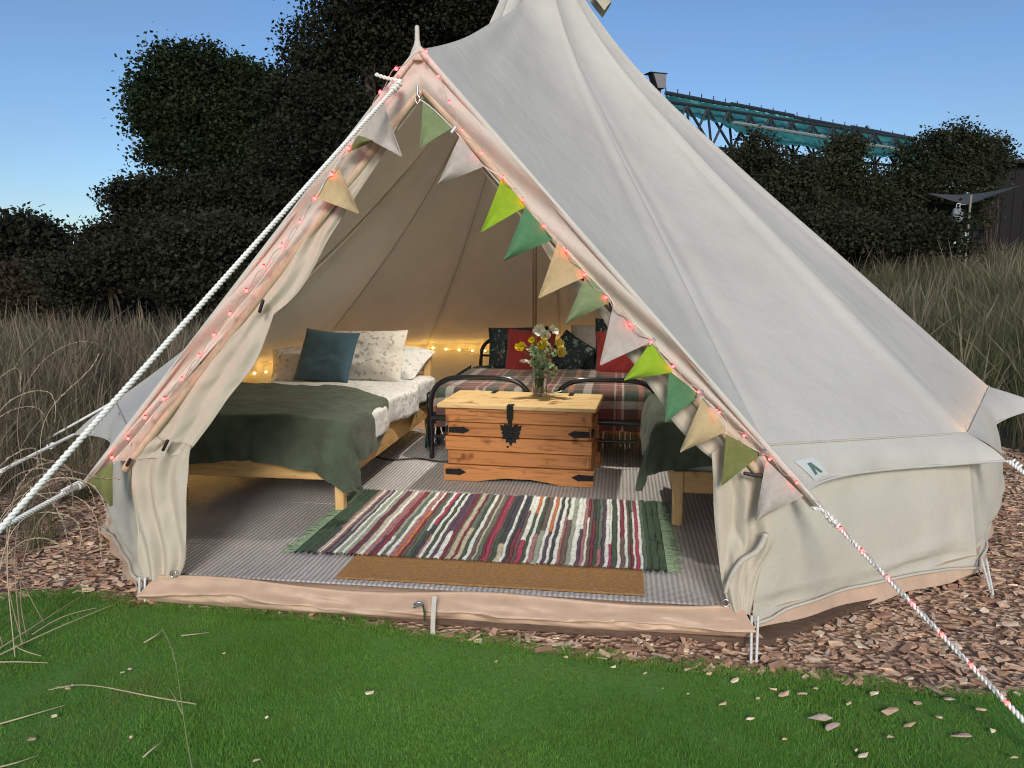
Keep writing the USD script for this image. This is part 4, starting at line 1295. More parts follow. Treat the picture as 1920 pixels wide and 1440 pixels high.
fol = thing('bouquet_greenery', 'pale green leafy sprigs filling the flower vase', 'foliage')
rf = np.random.default_rng(31)
LV, LF, c_ = [], [], 0
sprigs = []
for k in range(34):
    a = rf.uniform(0, 2 * np.pi)
    e = np.array([VX + rf.uniform(.02, .105) * math.cos(a) + .012, VY + .07 * math.sin(a), LT + rf.uniform(.2, .345)])
    if k < 3:
        e = np.array([VX + .08 + .02 * k, VY - .03, LT + .12 + .03 * k])
    foot = np.array([VX + rf.uniform(-.03, .03), VY + rf.uniform(-.03, .03), LT + .02])
    neck = np.array([VX + rf.uniform(-.028, .028), VY + rf.uniform(-.025, .025), LT + .2])
    s = spline([foot, neck, (neck + e) / 2 + np.array([0, 0, .02]), e], 16)
    sprigs.append(tube(s, .0013, 5))
    for j in range(26):
        q = s[rf.integers(8, 16)] + rf.normal(0, .008, 3)
        d1 = rf.normal(0, 1, 3)
        d1 /= np.linalg.norm(d1)
        d2 = np.cross(d1, rf.normal(0, 1, 3))
        d2 /= np.linalg.norm(d2)
        L, w_ = rf.uniform(.018, .04), rf.uniform(.008, .016)
        n3 = np.cross(d1, d2) * w_ * .3
        LV += [q, q + d1 * L * .5 + d2 * w_ + n3, q + d1 * L, q + d1 * L * .5 - d2 * w_ + n3]
        LF += [(c_, c_ + 1, c_ + 2), (c_, c_ + 2, c_ + 3)]
        c_ += 4
obj('sprig_leaves', (np.array(LV), np.array(LF)), leaf_m, fol, kind='stuff')
obj('sprig_stems', cat(sprigs), stem_m, fol, kind='stuff')
lf_ = [(VX + .05, VY - .02, LT + .012), (VX + .1, VY + .03, LT + .03)]
LV, LF = [], []
for k in range(5):
    q = np.array(lf_[0]) + np.array([.018 * k, .012 * k, .002 * k])
    d1 = np.array([.03, .012, .004 + .003 * k])
    d2 = np.array([-.004, .012, .002])
    n0 = len(LV)
    LV += [q, q + d1 * .5 + d2, q + d1, q + d1 * .5 - d2]
    LF += [(n0, n0 + 1, n0 + 2), (n0, n0 + 2, n0 + 3)]
o = obj('fallen_leaves', (np.array(LV), np.array(LF)), leaf_m, kind='stuff', label='a few pale leaves dropped on the lid beside the vase')

# ------------------------------------------------------------------ bunting
bunt = thing('bunting', 'string of green, lime, beige and tan felt flags round the doorway', 'bunting')
felt = {n: plain('felt_' + n, c, .95, .12, 40, bump=.35, bscale=180, sheen=.1, translucent=.12) for n, c in
        dict(sage=(.22, .28, .13), beige=(.5, .44, .38), lime=(.3, .46, .02), green=(.09, .23, .1), tan=(.55, .42, .22), olive=(.19, .2, .06)).items()}
FY = DY - .055
flags = [('sage', (793, 190), (848, 240), (790, 279)), ('beige', (862, 256), (908, 312), (824, 347)), ('lime', (941, 333), (987, 387), (904, 436)), ('green', (985, 388), (1037, 449), (946, 489)),
         ('tan', (1045, 454), (1102, 517), (1011, 559)), ('sage', (1100, 514), (1148, 565), (1060, 607)), ('beige', (1150, 570), (1222, 641), (1125, 684)), ('lime', (1220, 642), (1262, 698), (1170, 711)),
         ('green', (1254, 694), (1312, 741), (1247, 790)), ('tan', (1318, 745), (1362, 809), (1274, 845)), ('olive', (1361, 814), (1428, 851), (1352, 908)), ('beige', (1436, 862), (1506, 930), (1415, 972))]
flags_l = [('beige', (716, 188), (674, 252), (757, 296)), ('olive', (672, 254), (652, 286), (703, 266)), ('tan', (632, 308), (591, 371), (677, 402)), ('lime', (545, 424), (520, 462), (566, 470)),
           ('green', (508, 472), (478, 512), (524, 520)), ('green', (386, 640), (350, 690), (400, 690)), ('green', (330, 712), (292, 760), (340, 765)), ('olive', (211, 866), (162, 903), (217, 946))]


def flag(c, a, b, t, y, k):
    A, B, T = on_y(*a, y), on_y(*b, y), on_y(*t, y)
    n = 12
    u = np.linspace(0, 1, n)
    P = np.zeros((n, n, 3))
    for i, w in enumerate(u):
        s = A + (T - A) * w * .985
        e = B + (T - B) * w * .985
        P[i] = s + (e - s) * u[:, None]
    P[..., 1] += -.024 * np.sin(np.pi * u)[None] * np.sin(np.pi * u * .8)[:, None] * (1 if k % 2 else -.6) - .02 * u[:, None]
    return obj('flag', solid_sheet(P, .003), felt[c], bunt, smooth=30, label=f'{c} triangular felt flag')


for k, (c, a, b, t) in enumerate(flags):
    flag(c, a, b, t, FY - .004 * (k % 2), k)
for k, (c, a, b, t) in enumerate(flags_l):
    flag(c, a, b, t, FY - .004 * (k % 2) if k not in (3, 4, 5, 6) else DY + .06, k)
sr_ = [on_y(786, 186, FY + .006)] + [on_y(*p, FY + .006) for f in flags for p in (f[1], f[2])]
obj('string', tube(smooth_poly(sr_, 120), .0022, 5), M['cord'], bunt, smooth=True)
sl2 = [on_y(740, 160, FY + .006)] + [on_y(*p, FY + .006) for f in flags_l[:3] for p in (f[1], f[2])] + [on_y(530, 470, FY + .01), on_y(400, 640, FY + .01), on_y(290, 775, FY + .01), on_y(211, 866, FY + .006), on_y(162, 903, FY + .006)]
obj('string', tube(smooth_poly(sl2, 120), .0022, 5), M['cord'], bunt, smooth=True)
for px, py in ((1312, 738), (1430, 848), (1222, 641), (851, 243)):
    c = on_y(px, py, FY - .012)
    obj('clip', moved(box(-.006, .006, -.006, .006, -.016, .016, .002), rot('y', 40), c), M['steel'], bunt)

# ------------------------------------------------------------------ fairy lights
red_core = glow('red_bulb_glow', (1.0, .016, .016), RED)
red_cap = plain('red_bulb_cap', (.5, .02, .02), .3, .1, 30)
yel_core = glow('warm_bulb_glow', (1.0, .56, .12), YELLOW)
wire_red = plain('light_wire_clear', (.5, .38, .33), .4, .1, 50)


rl = np.random.default_rng(41)


def light_string(label, pts, bulbs, core, r, wire_m, wr=.0015, cap=True):
    t = thing('fairy_lights', label, 'string lights')
    obj('wire', tube(pts, wr, 5), wire_m, t, smooth=True)
    for b in bulbs:
        o = obj('bulb', moved(tm(trimesh.creation.icosphere(1, r)), None, b), core, t, smooth=True)
        if cap:
            obj('cap', moved(tm(trimesh.creation.cylinder(r * .55, r * .9, sections=8)), rot('x', rl.uniform(-60, 60)) @ rot('y', rl.uniform(-60, 60)), np.asarray(b) + np.array([rl.uniform(-.3, .3) * r, r * .3, r * 1.1])), red_cap, o)
    return t


lp_ = [(798, 97), (743, 129), (713, 173), (654, 278), (622, 327), (590, 372), (562, 416), (529, 460), (494, 500), (462, 545), (431, 588), (401, 628), (373, 667), (341, 711), (307, 748), (272, 783), (240, 822), (210, 858), (205, 913)]
LB = [on_y(px, py, DY - .06) for px, py in lp_]
ww_ = smooth_poly(LB, 200)
ww_[:, 2] += .008 * np.sin(np.linspace(0, 120, 200))
light_string('string of red fairy lights down the left edge of the doorway', ww_, LB, red_core, .0068, wire_red)
rp_ = [(822, 143), (843, 192), (866, 244), (902, 287), (943, 332), (981, 374), (1020, 424), (1062, 470), (1096, 515), (1136, 558), (1182, 608), (1221, 641), (1262, 687), (1310, 735), (1348, 773), (1395, 817), (1443, 861), (1494, 905)]
RB = [on_y(px, py, DY - .07) for px, py in rp_]
gd = (GR[1] - GR[0])
for px, py in ((1576, 990), (1616, 1030), (1660, 1082), (1708, 1130), (1765, 1186), (1820, 1243), (1885, 1316)):
    # the point of the rope nearest to the line of sight through that bulb
    r_ = ray(px, py)
    A2 = np.stack([gd, -r_], 1)
    s_, _ = np.linalg.lstsq(A2, C - GR[0], rcond=None)[0]
    RB.append(GR[0] + gd * s_ + np.array([0, -.012, .004]))
ww_ = smooth_poly(RB, 260)
kk = np.linspace(0, 150, 260)
ww_[:, 2] += .009 * np.sin(kk)
ww_[:, 1] += .006 * np.cos(kk)
light_string('string of red fairy lights down the right door edge and along the rope', ww_, RB, red_core, .0055, wire_red)
wall_line = []
order_back = [9, 8, 7, 6, 5, 4, 3, 2, 1]
for k in order_back:
    e = eave[k]
    d = np.array([e[0] - AX[0], e[1] - AX[1]])
    d = d / np.linalg.norm(d)
    wall_line.append(np.array([e[0] - d[0] * .05, e[1] - d[1] * .05, ZE - .03]))
path_ = []
for a, b in zip(wall_line, wall_line[1:]):
    t = np.linspace(0, 1, 16)[:, None]
    s = a * (1 - t) + b * t
    s[:, 2] -= .045 * 4 * (t * (1 - t))[:, 0]
    path_.append(s)
path_ = np.vstack(path_)
n_b = 84
YB = poly(path_, n_b)
light_string('string of warm yellow fairy lights along the inside of the back wall', smooth_poly(path_[::3], 200), YB, yel_core, .0065, M['cord'], cap=False)

# ------------------------------------------------------------------ trees, hedges and the field
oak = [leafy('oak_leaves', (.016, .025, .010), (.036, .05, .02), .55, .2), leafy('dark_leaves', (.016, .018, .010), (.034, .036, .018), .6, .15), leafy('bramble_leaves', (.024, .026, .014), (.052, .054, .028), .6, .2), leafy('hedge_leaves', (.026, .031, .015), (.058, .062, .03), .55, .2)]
bark_m = plain('tree_bark', (.06, .042, .03), .95, .4, 18, bump=.8, bscale=40, stretch=(3, 3, .6))


def leaves(rng, blobs, n, size, hollow=.35, droop=.2, twig=.0):
    """Leaf-sized faces, in little sprays, through the outer part of every blob (centre, radii)."""
    sat = []
    for c, r in blobs:
        for _ in range(9):
            d = rng.normal(0, 1, 3)
            d /= np.linalg.norm(d)
            sat.append((c + d * np.asarray(r) * rng.uniform(.74, .98), np.asarray(r) * rng.uniform(.15, .32)))
    blobs = [(c, np.asarray(r) * .93) for c, r in blobs] + sat
    vol = np.array([np.prod(r) ** (2 / 3) for c, r in blobs])
    cnt = rng.multinomial(n, vol / vol.sum())
    Q = []
    for (c, r), m in zip(blobs, cnt):
        ns = max(6, m // 34)
        d = rng.normal(0, 1, (ns, 3))
        d /= np.linalg.norm(d, axis=1, keepdims=True)
        lump = meshkit.noise(d * 2.6 + rng.uniform(0, 50), 1)[:, None]
        rad = (hollow + (1 - hollow) * rng.uniform(0, 1, (ns, 1)) ** .45) * (.6 + .62 * lump)
        s = c + d * np.asarray(r) * rad
        per = rng.multinomial(m, np.ones(ns) / ns)
        sp = np.repeat(s, per, 0)
        Q.append(sp + rng.normal(0, 1, sp.shape) * np.array([1, 1, .6]) * size * 2.1)
    q = np.vstack(Q)
    k = len(q)
    d1 = rng.normal(0, 1, (k, 3)) * np.array([1, 1, .7]) - np.array([0, 0, droop])
    d1 /= np.linalg.norm(d1, axis=1, keepdims=True)
    d2 = np.cross(d1, rng.normal(0, 1, (k, 3)))
    d2 /= np.linalg.norm(d2, axis=1, keepdims=True)
    L = size * rng.uniform(.6, 1.35, (k, 1))
    W = L * rng.uniform(.25, .42, (k, 1))
    V = np.stack([q - d1 * L / 2, q + d2 * W, q + d1 * L / 2, q - d2 * W], 1).reshape(-1, 3)
    i = np.arange(k) * 4
    return V, np.vstack([np.stack([i, i + 1, i + 2], 1), np.stack([i, i + 2, i + 3], 1)])


def plant(name, label, catn, spots, depth, n, size, m, group=None, trunk=True, seed=0, flat=.8, tr=.16):
    """A tree or bush: spots are (pixel x, pixel y, pixel radius x, pixel radius y[, depth offset]) of its leaf masses at that distance."""
    rng = np.random.default_rng(seed)
    blobs = []
    for s in spots:
        d = depth + (s[4] if len(s) > 4 else 0)
        c = at_depth(s[0], s[1], d)
        rx, rz = s[2] / F * d, s[3] / F * d
        blobs.append((c, np.array([rx, max(rx, rz) * flat, rz])))
    ctr = np.mean([b[0] for b in blobs], 0)
    gz = float(ground_z(ctr[0], ctr[1]))
    t = thing(name, label, catn, group, loc=(ctr[0], ctr[1], gz))
    off = np.array([ctr[0], ctr[1], gz])
    v, f = leaves(rng, [(c - off, r) for c, r in blobs], n, size)
    obj('crown' if trunk else 'leaves', (v, f), m, t)
    limbs = []
    top = max(b[0][2] for b in blobs) - gz
    if trunk:
        mid = np.array([rng.uniform(-.2, .2), rng.uniform(-.2, .2), top * .45])
        limbs.append(tube(spline([(0, 0, -.2), mid * np.array([.5, .5, .5]), mid, (mid[0] * 1.3, mid[1], top * .75)], 12), np.linspace(tr, tr * .35, 12), 9))
        for c, r in blobs:
            e = c - off
            limbs.append(tube(spline([mid * .8, mid * .4 + e * .6 - np.array([0, 0, .15]), e], 9), np.linspace(tr * .5, tr * .1, 9), 6))
            for _ in range(5):
                d = rng.normal(0, 1, 3)
                d /= np.linalg.norm(d)
                limbs.append(tube(np.array([e, e + d * r * .5 + rng.normal(0, .05, 3), e + d * r * .88]), [tr * .12, tr * .07, tr * .02], 5))
        obj('trunk', cat(limbs), bark_m, t, smooth=True)
    else:
        for c, r in blobs:
            e = c - off
            for _ in range(7):
                d = rng.normal(0, .5, 3) + np.array([0, 0, .5])
                g0 = np.array([e[0] + rng.normal(0, .2), e[1] + rng.normal(0, .2), 0])
                limbs.append(tube(spline([g0, (g0 + e) / 2 + rng.normal(0, .1, 3), e + d * r * .7], 7), np.linspace(.025, .006, 7), 5))
        obj('stems', cat(limbs), bark_m, t, smooth=True)
    return t


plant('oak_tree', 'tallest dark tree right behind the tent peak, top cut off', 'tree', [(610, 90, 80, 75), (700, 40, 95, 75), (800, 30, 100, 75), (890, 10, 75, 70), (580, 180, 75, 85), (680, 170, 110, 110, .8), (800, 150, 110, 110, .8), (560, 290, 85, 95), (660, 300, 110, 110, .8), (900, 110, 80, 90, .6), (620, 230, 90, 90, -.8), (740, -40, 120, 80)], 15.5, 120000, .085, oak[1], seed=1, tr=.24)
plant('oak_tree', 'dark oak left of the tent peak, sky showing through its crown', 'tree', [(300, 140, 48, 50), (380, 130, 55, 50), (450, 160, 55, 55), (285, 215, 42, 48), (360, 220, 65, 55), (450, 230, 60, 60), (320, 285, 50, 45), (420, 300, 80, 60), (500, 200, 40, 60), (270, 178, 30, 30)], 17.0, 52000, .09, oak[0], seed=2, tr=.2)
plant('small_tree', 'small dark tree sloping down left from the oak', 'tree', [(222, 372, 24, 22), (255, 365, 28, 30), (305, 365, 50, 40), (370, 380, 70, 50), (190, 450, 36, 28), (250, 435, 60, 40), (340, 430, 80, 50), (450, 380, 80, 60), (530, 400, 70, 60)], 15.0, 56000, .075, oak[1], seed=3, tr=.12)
plant('far_tree', 'dark trees at the far left edge of the field', 'tree', [(-20, 450, 50, 46), (40, 445, 45, 40), (85, 460, 36, 36), (20, 510, 75, 50), (100, 510, 48, 46), (-60, 500, 60, 60)], 24.0, 22000, .17, oak[1], seed=4, tr=.16)
plant('bramble', 'bramble thicket under the oak behind the left guy rope', 'bush', [(300, 470, 80, 55), (400, 450, 90, 60), (490, 470, 80, 65), (200, 500, 70, 50), (350, 530, 100, 50), (470, 540, 90, 50), (130, 520, 60, 45), (560, 480, 60, 70)], 11.5, 60000, .06, oak[2], trunk=False, seed=5)
plant('bramble', 'reddish brown thicket left of the bramble, below the gap of sky', 'bush', [(60, 540, 90, 45), (160, 545, 80, 45), (-40, 550, 80, 50), (240, 560, 80, 40)], 13.5, 20000, .085, leafy('brown_leaves', (.03, .022, .014), (.085, .06, .035), .7, .15), trunk=False, seed=6)
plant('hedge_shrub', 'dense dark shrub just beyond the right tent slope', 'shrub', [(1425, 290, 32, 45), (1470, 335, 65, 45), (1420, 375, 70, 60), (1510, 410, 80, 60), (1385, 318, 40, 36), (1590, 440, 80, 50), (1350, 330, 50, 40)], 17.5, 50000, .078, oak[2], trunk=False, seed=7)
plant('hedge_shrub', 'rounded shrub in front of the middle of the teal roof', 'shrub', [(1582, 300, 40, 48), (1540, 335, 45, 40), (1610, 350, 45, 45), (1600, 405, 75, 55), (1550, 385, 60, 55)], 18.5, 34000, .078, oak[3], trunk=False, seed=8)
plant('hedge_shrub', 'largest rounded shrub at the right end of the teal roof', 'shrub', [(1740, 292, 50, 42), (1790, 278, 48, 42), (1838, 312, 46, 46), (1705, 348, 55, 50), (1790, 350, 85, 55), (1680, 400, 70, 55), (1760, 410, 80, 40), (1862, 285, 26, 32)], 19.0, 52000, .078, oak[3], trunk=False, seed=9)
plant('bramble', 'low dark brush at the foot of the right hedge', 'bush', [(1560, 440, 80, 40), (1650, 445, 80, 38), (1740, 440, 80, 40), (1480, 430, 60, 45)], 16.5, 18000, .085, oak[2], trunk=False, seed=10)

# teal-roofed old building on a steel lattice, far right
teal_m = mat('teal_roof_sheet', {'tc': ('texture_coordinate', {}), 'n': ('noise_texture', {'scale': 1.3, 'detail': 5.0}), 'r': ('rgb_ramp', {'ramp': [(.3, (.015, .11, .11)), (.55, (.035, .21, .2)), (.75, (.11, .36, .34))]}),
                                 'p': ('principled_bsdf', {'roughness': .5}), 't': ('translucent_bsdf', {'color': (.03, .3, .34)}), 'mx': ('mix_closure', {'fac': .3})},
             [('tc.object', 'n.vector'), ('n.fac', 'r.fac'), ('r.color', 'p.base_color'), ('p.BSDF', 'mx.closure1'), ('t.BSDF', 'mx.closure2')], 'mx.closure')
dark_steel = plain('dark_steel', (.02, .028, .032), .6, .2, 10)
pale_steel = plain('pale_gutter', (.22, .25, .24), .6, .15, 10)
barn = thing('teal_roofed_barn', 'old steel lattice barn with a sloping teal roof behind the hedge', 'barn')
DL, DR = 26.0, 34.0


def bp(t, py0, py1, back=0.0):
    """A point of the barn's front: t runs from its left end to its right end."""
    return at_depth(1248 + t * 470, py0 + t * (py1 - py0), DL + t * (DR - DL) + back)


segs_ = [0, .26, .51, .74, 1.0]
for i in range(4):
    t0, t1 = segs_[i], segs_[i + 1]
    up = .05 if i % 2 else 0.0
    rows = []
    for w in np.linspace(0, 1, 5):
        row = []
        for t in np.linspace(t0, t1, 24):
            a, b = bp(t, 178, 266, 1.5), bp(t, 240, 306, -1.0)
            b = a + (b - a) * (.5 + .5 * np.clip((t - .12) / .3, 0, 1))
            q = a * (1 - w) + b * w
            q[2] += up * .7 + .035 * math.sin(t * 420) + .06 * math.sin(t * 37) * w
            row.append(q)
        rows.append(row)
    obj('roof_sheet', solid_sheet(np.array(rows), .012), teal_m, barn, smooth=True)
    obj('ridge_cap', tube([bp(t0, 177, 265, 1.5) + [0, 0, .05 + up], bp(t1, 177, 265, 1.5) + [0, 0, .05 + up]], .075, 6), dark_steel, barn)
obj('gutter', tube([bp(.27, 209, 285, -1.3), bp(.95, 209, 285, -1.3)], .06, 6), pale_steel, barn)
for i in range(22):
    t = i / 21
    p = bp(t, 177, 265, 1.5)
    obj('ridge_spike', tube([p, p + np.array([0, 0, .26])], .022, 5), dark_steel, barn)
tops = [bp(t, 190, 262, 0) for t in np.linspace(0, 1, 13)]
bots = [bp(t, 268, 315, .3) for t in np.linspace(.02, 1, 13)]
for a, b in zip(tops, tops[1:]):
    obj('truss_member', tube([a, b], .06, 6), dark_steel, barn)
for a, b in zip(bots, bots[1:]):
    obj('truss_member', tube([a, b], .06, 6), dark_steel, barn)
for i in range(12):
    obj('truss_member', tube([tops[i], bots[i + 1]], .05, 6), dark_steel, barn)
    obj('truss_member', tube([bots[i], tops[i + 1]], .045, 6), dark_steel, barn)
    obj('truss_member', tube([tops[i], bots[i]], .05, 6), dark_steel, barn)
for i in range(0, 13, 2):
    p = bots[i]
    obj('barn_post', tube([p, np.array([p[0], p[1], 0.3])], .09, 8), dark_steel, barn)
# floodlight box on a post behind the tent slope
fl = at_depth(1231, 153, 14.0)
boxt = thing('post_box', 'grey hooded metal box on a post above the tent slope', 'floodlight', loc=(fl[0], fl[1], 0), rotz=28)
boxt_z = fl[2]
gm, bm_ = plain('box_grey', (.2, .19, .19), .6, .1, 20), plain('box_black', (.015, .015, .018), .5, .1, 20)
obj('housing', moved(tm(trimesh.convex.convex_hull(np.array([(-.12, -.1, .12), (.14, -.1, .12), (-.12, .1, .12), (.14, .1, .12), (-.02, -.1, -.13), (.14, -.1, -.12), (-.02, .1, -.13), (.14, .1, -.12)]))), None, (0, 0, boxt_z)), gm, boxt)
obj('front_face', moved(tm(trimesh.convex.convex_hull(np.array([(-.126, -.085, .11), (-.026, -.085, -.12), (-.126, .085, .11), (-.026, .085, -.12), (-.12, -.085, .11), (-.02, -.085, -.12), (-.12, .085, .11), (-.02, .085, -.12)]))), None, (0, 0, boxt_z)), bm_, boxt)
obj('hood', box(-.2, .16, -.115, .115, boxt_z + .122, boxt_z + .134), bm_, boxt)
obj('post', tube([(.06, 0, 0), (.06, 0, boxt_z - .122)], .035, 8), dark_steel, boxt)
# dark shed and pale awning at the right edge
sh0 = at_depth(1900, 400, 21.0)
shed = thing('dark_shed', 'dark timber shed at the right edge beyond the long grass', 'shed', loc=(sh0[0] + 1.6, sh0[1] + 1.0, float(ground_z(sh0[0], sh0[1])) - .1), rotz=-18)
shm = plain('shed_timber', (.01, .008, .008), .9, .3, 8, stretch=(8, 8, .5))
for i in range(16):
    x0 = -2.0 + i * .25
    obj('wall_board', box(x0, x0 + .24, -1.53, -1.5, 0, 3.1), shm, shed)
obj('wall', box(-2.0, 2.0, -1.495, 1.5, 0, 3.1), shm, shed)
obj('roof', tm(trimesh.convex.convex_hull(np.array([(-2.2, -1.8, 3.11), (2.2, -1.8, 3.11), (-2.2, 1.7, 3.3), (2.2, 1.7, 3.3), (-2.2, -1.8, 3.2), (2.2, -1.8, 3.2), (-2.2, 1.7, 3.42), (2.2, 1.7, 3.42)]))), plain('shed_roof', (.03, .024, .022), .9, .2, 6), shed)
aw = [at_depth(1735, 362, 18.5), at_depth(1918, 346, 17.5), at_depth(1812, 384, 17.0)]
u = np.linspace(0, 1, 12)
A3 = np.zeros((12, 12, 3))
for i, a in enumerate(u):
    l, r = aw[0] + (aw[2] - aw[0]) * a * .98, aw[1] + (aw[2] - aw[1]) * a * .98
    A3[i] = l + (r - l) * u[:, None]
    A3[i, :, 2] -= .12 * np.sin(np.pi * u) * (1 - a)
saill = thing('shade_sail', 'pale grey triangular shade sail slung beside the dark shed', 'shade sail')
obj('sail_cloth', solid_sheet(A3, .01), plain('sail_cloth', (.085, .09, .095), .8, .1, 8, translucent=.15), saill, smooth=True)
pp = at_depth(1820, 365, 16.8)
pole_t = thing('wooden_pole', 'thin pale wooden pole standing in the grass under the shade sail', 'pole', loc=(pp[0], pp[1], float(ground_z(pp[0], pp[1]))))
obj('shaft', tube([(0, 0, 0), (.01, 0, pp[2] - float(ground_z(pp[0], pp[1])))], .025, 8), plain('pole_grey_wood', (.24, .2, .16), .9, .2, 20), pole_t)
bp_ = at_depth(1795, 403, 16.9)
bag = thing('white_bag', 'small white plastic bag hanging left of the wooden pole', 'bag', loc=bp_)
bv, bf = blob_box(-.13, .13, -.08, .08, -.17, .17, e=.6, amp=.05, scale=9, seed=4)
bv[:, 0] *= 1 - .5 * np.clip(bv[:, 2] / .17, 0, 1)
obj('bag_body', (bv, bf), plain('bag_white', (.28, .3, .32), .5, .1, 20, translucent=.3), bag, smooth=True)
obj('bag_handle', tube(spline([(-.03, 0, .15), (-.02, 0, .24), (.02, 0, .25), (.03, 0, .15)], 12), .008, 6), M['cord'], bag, smooth=True)
hp_ = aw[2] - bp_
obj('bag_string', tube([(0, 0, .24), tuple(hp_)], .006, 5), M['cord'], bag)

# long grass of the field
grass_m = [leafy('grass_dry', (.15, .125, .08), (.42, .35, .23), .8, .25), leafy('grass_green', (.09, .1, .045), (.2, .2, .09), .7, .25), leafy('grass_brown', (.13, .1, .07), (.35, .27, .18), .8, .2)]
gp = [blades(np.random.default_rng(50), 46, .16, .45, 1.02, .0065, .5, 4, .35), blades(np.random.default_rng(51), 56, .17, .35, .85, .008, .4, 4, .08), blades(np.random.default_rng(52), 40, .16, .4, .95, .006, .6, 4, .35)]
rg = np.random.default_rng(60)
n = 34000
gx, gy = rg.uniform(-26, 26, n), rg.uniform(-3.6, 34, n)
dfw = (np.c_[gx, gy] - C[:2]) @ np.array([-math.sin(YAW), math.cos(YAW)])
dla = (np.c_[gx, gy] - C[:2]) @ RT[:2]
gr = np.hypot(gx, gy)
ga = np.degrees(np.arctan2(gx, -gy)) % 360
lim = np.interp(ga, np.r_[np.degrees(ba), 360], np.r_[np.hypot(*bark_out.T), np.hypot(*bark_out[0])])
leftside = (gx < -2.35) & (gy < -.2) & (gr > 2.95)
ok = (dfw > 1.2) & (np.abs(dla) < dfw * .74 + .8) & ((gr > lim - .05) | ((gx < -2.3) & (gr > 2.88) & (gy > -2.2))) & (gy > np.interp(gx, lf[:, 0], lf[:, 1]) + .05)
ok &= ~((gx > 1.5) & (gy < -.4) & (gx < 4.6))
ok &= (rg.uniform(0, 1, n) < np.clip(10 / np.maximum(dfw, 3), .25, 1)) | (dfw < 9)
gx, gy, dfw = gx[ok], gy[ok], dfw[ok]
hs = rg.uniform(.75, 1.15, len(gx)) * (1 + .25 * (meshkit.noise(np.stack([gx * .5, gy * .5, gx * 0], 1), 3) - .5)) * np.clip(.55 + (np.hypot(gx, gy) - 3.1) * .35, .5, np.where(gx < 0, .92, 1.15))
right = gx > 2
ids = np.where(rg.uniform(size=len(gx)) < np.where(right, .75, .2), 1, np.where(rg.uniform(size=len(gx)) < .5, 0, 2))
instancer('long_grass', gp, grass_m, np.c_[gx, gy, ground_z(gx, gy) - .02], hs, rg.uniform(0, 6.28, len(gx)), ids, 'long dry meadow grass growing round the back and sides of the tent')

# single arching seed stalks beside the tent, straws on the lawn, chips on the lawn
straw = [plain('straw_pale', (.5, .4, .26), .8, .15, 40), plain('straw_pink', (.36, .25, .18), .8, .2, 40), plain('straw_green', (.22, .26, .1), .8, .15, 40)]


def stalk(pts, r, head, m, label, group, name='grass_stalk', seed=0):
    rng = np.random.default_rng(seed)
    s = spline(pts, 36)
    t = thing(name, label, 'grass stalk', group)
    obj('stem', tube(s, np.linspace(r, r * .45, 36), 5), m, t, smooth=True)
    if head:
        k0 = int(36 * (1 - head))
        ms = []
        for i in range(k0, 35):
            for sgn in (-1, 1):
                d = s[min(i + 1, 35)] - s[i]
                d /= np.linalg.norm(d)
                side = np.cross(d, rng.normal(0, 1, 3))
                side /= np.linalg.norm(side)
                a = s[i] + (s[min(i + 1, 35)] - s[i]) * rng.uniform()
                L = r * rng.uniform(5, 8)
                ms.append(tube([a, a + d * L * .5 + side * L * .22 * sgn, a + d * L + side * L * .12 * sgn], [r * .5, r * 1.1, r * .25], 5))
        obj('seed_head', cat(ms), m, t, smooth=True, kind='stuff')
    return t


rs = np.random.default_rng(77)
G1 = 'dry seed stalks arching over the left guy rope'
near_pts = [((-30, 1120), (60, 930), (150, 935), (190, 1050)), ((-30, 1000), (60, 880), (120, 890), (135, 960)), ((20, 1150), (90, 900), (165, 905), (205, 990)), ((-20, 950), (40, 860), (100, 866), (130, 880)),
            ((-10, 1180), (90, 960), (140, 975), (150, 1030)), ((30, 1100), (100, 905), (150, 900), (180, 950)), ((-30, 1050), (70, 925), (110, 960), (126, 1010)), ((-40, 900), (20, 770), (70, 765), (90, 800)),
            ((-20, 890), (40, 740), (90, 735), (103, 790)), ((60, 900), (110, 880), (170, 892), (222, 898)), ((-10, 1100), (60, 1010), (110, 1020), (128, 1058)), ((40, 1080), (120, 950), (160, 965), (172, 1010)),
            ((-40, 1020), (30, 850), (60, 840), (70, 880)), ((20, 960), (80, 870), (115, 868), (140, 900)), ((-30, 840), (10, 700), (30, 690), (38, 730)), ((50, 720), (110, 655), (165, 640), (185, 645)), ((100, 760), (140, 720), (170, 690), (185, 665))]
for i, pp4 in enumerate(near_pts):
    d0 = rs.uniform(2.7, 3.1) if pp4[3][1] > 820 else rs.uniform(3.6, 4.4)
    P4 = [at_depth(px, py, d0 + .05 * j) for j, (px, py) in enumerate(pp4)]
    g0 = P4[0].copy()
    g0[2] = 0
    stalk([g0] + P4 if g0[2] < P4[0][2] - .12 else P4, .0022, .34, straw[i % 2], 'dry pinkish seed stalk arching over the left guy rope', G1, seed=i)
G2 = 'pale straws fallen across the left end of the lawn'
for i, (a, m_, b) in enumerate([((-10, 1232), (90, 1185), (212, 1134)), ((-10, 1222), (70, 1170), (152, 1118)), ((-20, 1242), (40, 1241), (90, 1243)), ((-10, 1360), (60, 1340), (122, 1322)), ((-10, 1440), (30, 1430), (72, 1416)), ((270, 1205), (285, 1196), (304, 1180)),
                                ((340, 1192), (365, 1189), (392, 1186)), ((60, 1190), (110, 1160), (180, 1140)), ((30, 1210), (60, 1225), (78, 1230)), ((268, 1420), (285, 1405), (306, 1390))]):
    stalk([on_z(*a, .03), on_z(*m_, .045), on_z(*b, .03)], .003, 0, straw[0], 'pale straw lying across the left end of the lawn', G2, 'straw', seed=i)
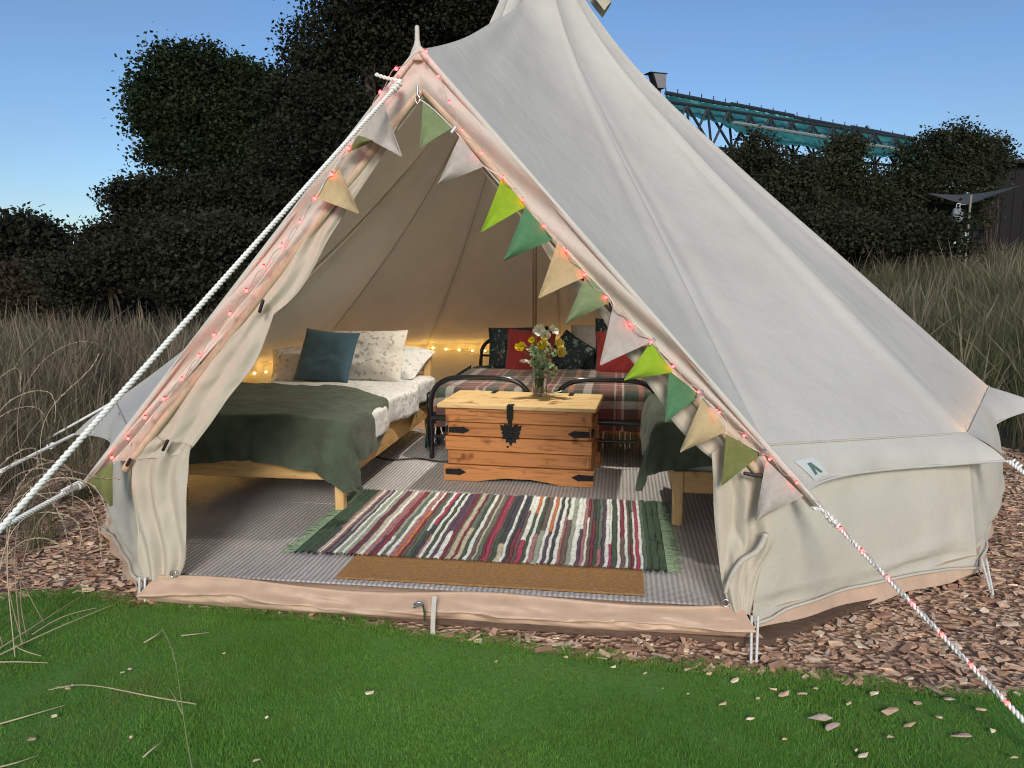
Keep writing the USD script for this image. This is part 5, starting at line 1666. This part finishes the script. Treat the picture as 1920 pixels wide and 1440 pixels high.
stalk([on_z(95, 1293, .05), on_z(180, 1286, .12), on_z(270, 1303, .09), on_z(368, 1320, .03)][::-1], .0022, .3, straw[0], 'long grass stalk bowing sideways over the left of the lawn', None, seed=50)
stalk([on_z(362, 1450, .02), on_z(345, 1350, .08), on_z(334, 1270, .14), on_z(322, 1215, .17), on_z(304, 1180, .17)], .0022, .4, straw[2], 'greenish seed stalk standing tall from the lawn at the left', None, seed=51)
stalk([on_z(342, 1338, .06), on_z(330, 1312, .08), on_z(316, 1290, .08)], .003, 0, straw[2], 'short green blade splitting off the tall lawn stalk', None, seed=52)
G3 = 'wood chips scattered on the lawn'
spots = [(1675, 1335, 70, 12), (1540, 1345, 62, 14), (1470, 1300, 34, 14), (1560, 1362, 40, 24), (1355, 1320, 22, 16), (1405, 1347, 20, 10), (1705, 1358, 26, 12), (1800, 1378, 45, 10), (1880, 1300, 30, 12), (695, 1297, 28, 8), (930, 1240, 12, 6), (1290, 1255, 24, 8), (1330, 1262, 22, 9), (1380, 1275, 26, 9), (1450, 1292, 20, 10), (1505, 1300, 26, 8), (1590, 1318, 18, 9), (1640, 1300, 24, 10), (1720, 1318, 26, 10), (1780, 1310, 30, 12), (1840, 1330, 22, 10), (1860, 1370, 20, 8), (1760, 1345, 18, 8), (1670, 1380, 16, 14), (1470, 1385, 14, 9), (1620, 1415, 30, 10), (1605, 1405, 14, 9), (1290, 1300, 8, 5), (1210, 1262, 14, 6), (1150, 1250, 18, 7), (1060, 1232, 14, 6), (240, 1255, 16, 6), (128, 1290, 14, 6), (100, 1343, 16, 8), (60, 1385, 22, 14), (230, 1260, 12, 5), (420, 1225, 8, 4), (500, 1345, 8, 3), (245, 1382, 12, 4), (480, 1425, 20, 5), (1900, 1420, 18, 8), (1240, 1290, 9, 5), (1420, 1310, 16, 9), (1530, 1290, 18, 8)]
rs2 = np.random.default_rng(78)
for i, (px, py, w, h) in enumerate(spots):
    p = on_z(px, py, .03)
    d = np.linalg.norm(p - C)
    L, W = max(w, h * 1.2) / F * d * .72, max(h, 5) / F * d * 1.15
    hp = rs2.normal(0, 1, (11, 3))
    hp /= np.linalg.norm(hp, axis=1, keepdims=True)
    hp = hp * rs2.uniform(.75, 1.05, (11, 1)) * np.array([L * .55, min(W * 1.5, L * .6) * .6, .005])
    hp[:, 1] += .25 * W * np.sin(hp[:, 0] / L * 3)
    v, f = tm(trimesh.convex.convex_hull(hp))
    Rm = rot('z', rs2.uniform(-25, 25)) @ rot('x', rs2.uniform(-14, 14)) @ rot('y', rs2.uniform(-8, 8))
    o = obj('wood_chip', moved((v, f), Rm, p), chip_mats[[0, 3, 0, 2][i % 4]])
    mark(o, label='pale wood chip lying loose on the green lawn', cat='wood chip', group=G3)
    if i < 4:
        o.GetPrim().ClearCustomDataByKey('group')
        mark(o, label=('longest pale sliver of wood, lying at the right of the lawn', 'long grey-brown wood sliver left of the longest one', 'short wide wood chip above the long grey-brown sliver', 'broad tan wood chip just below the long slivers')[i])
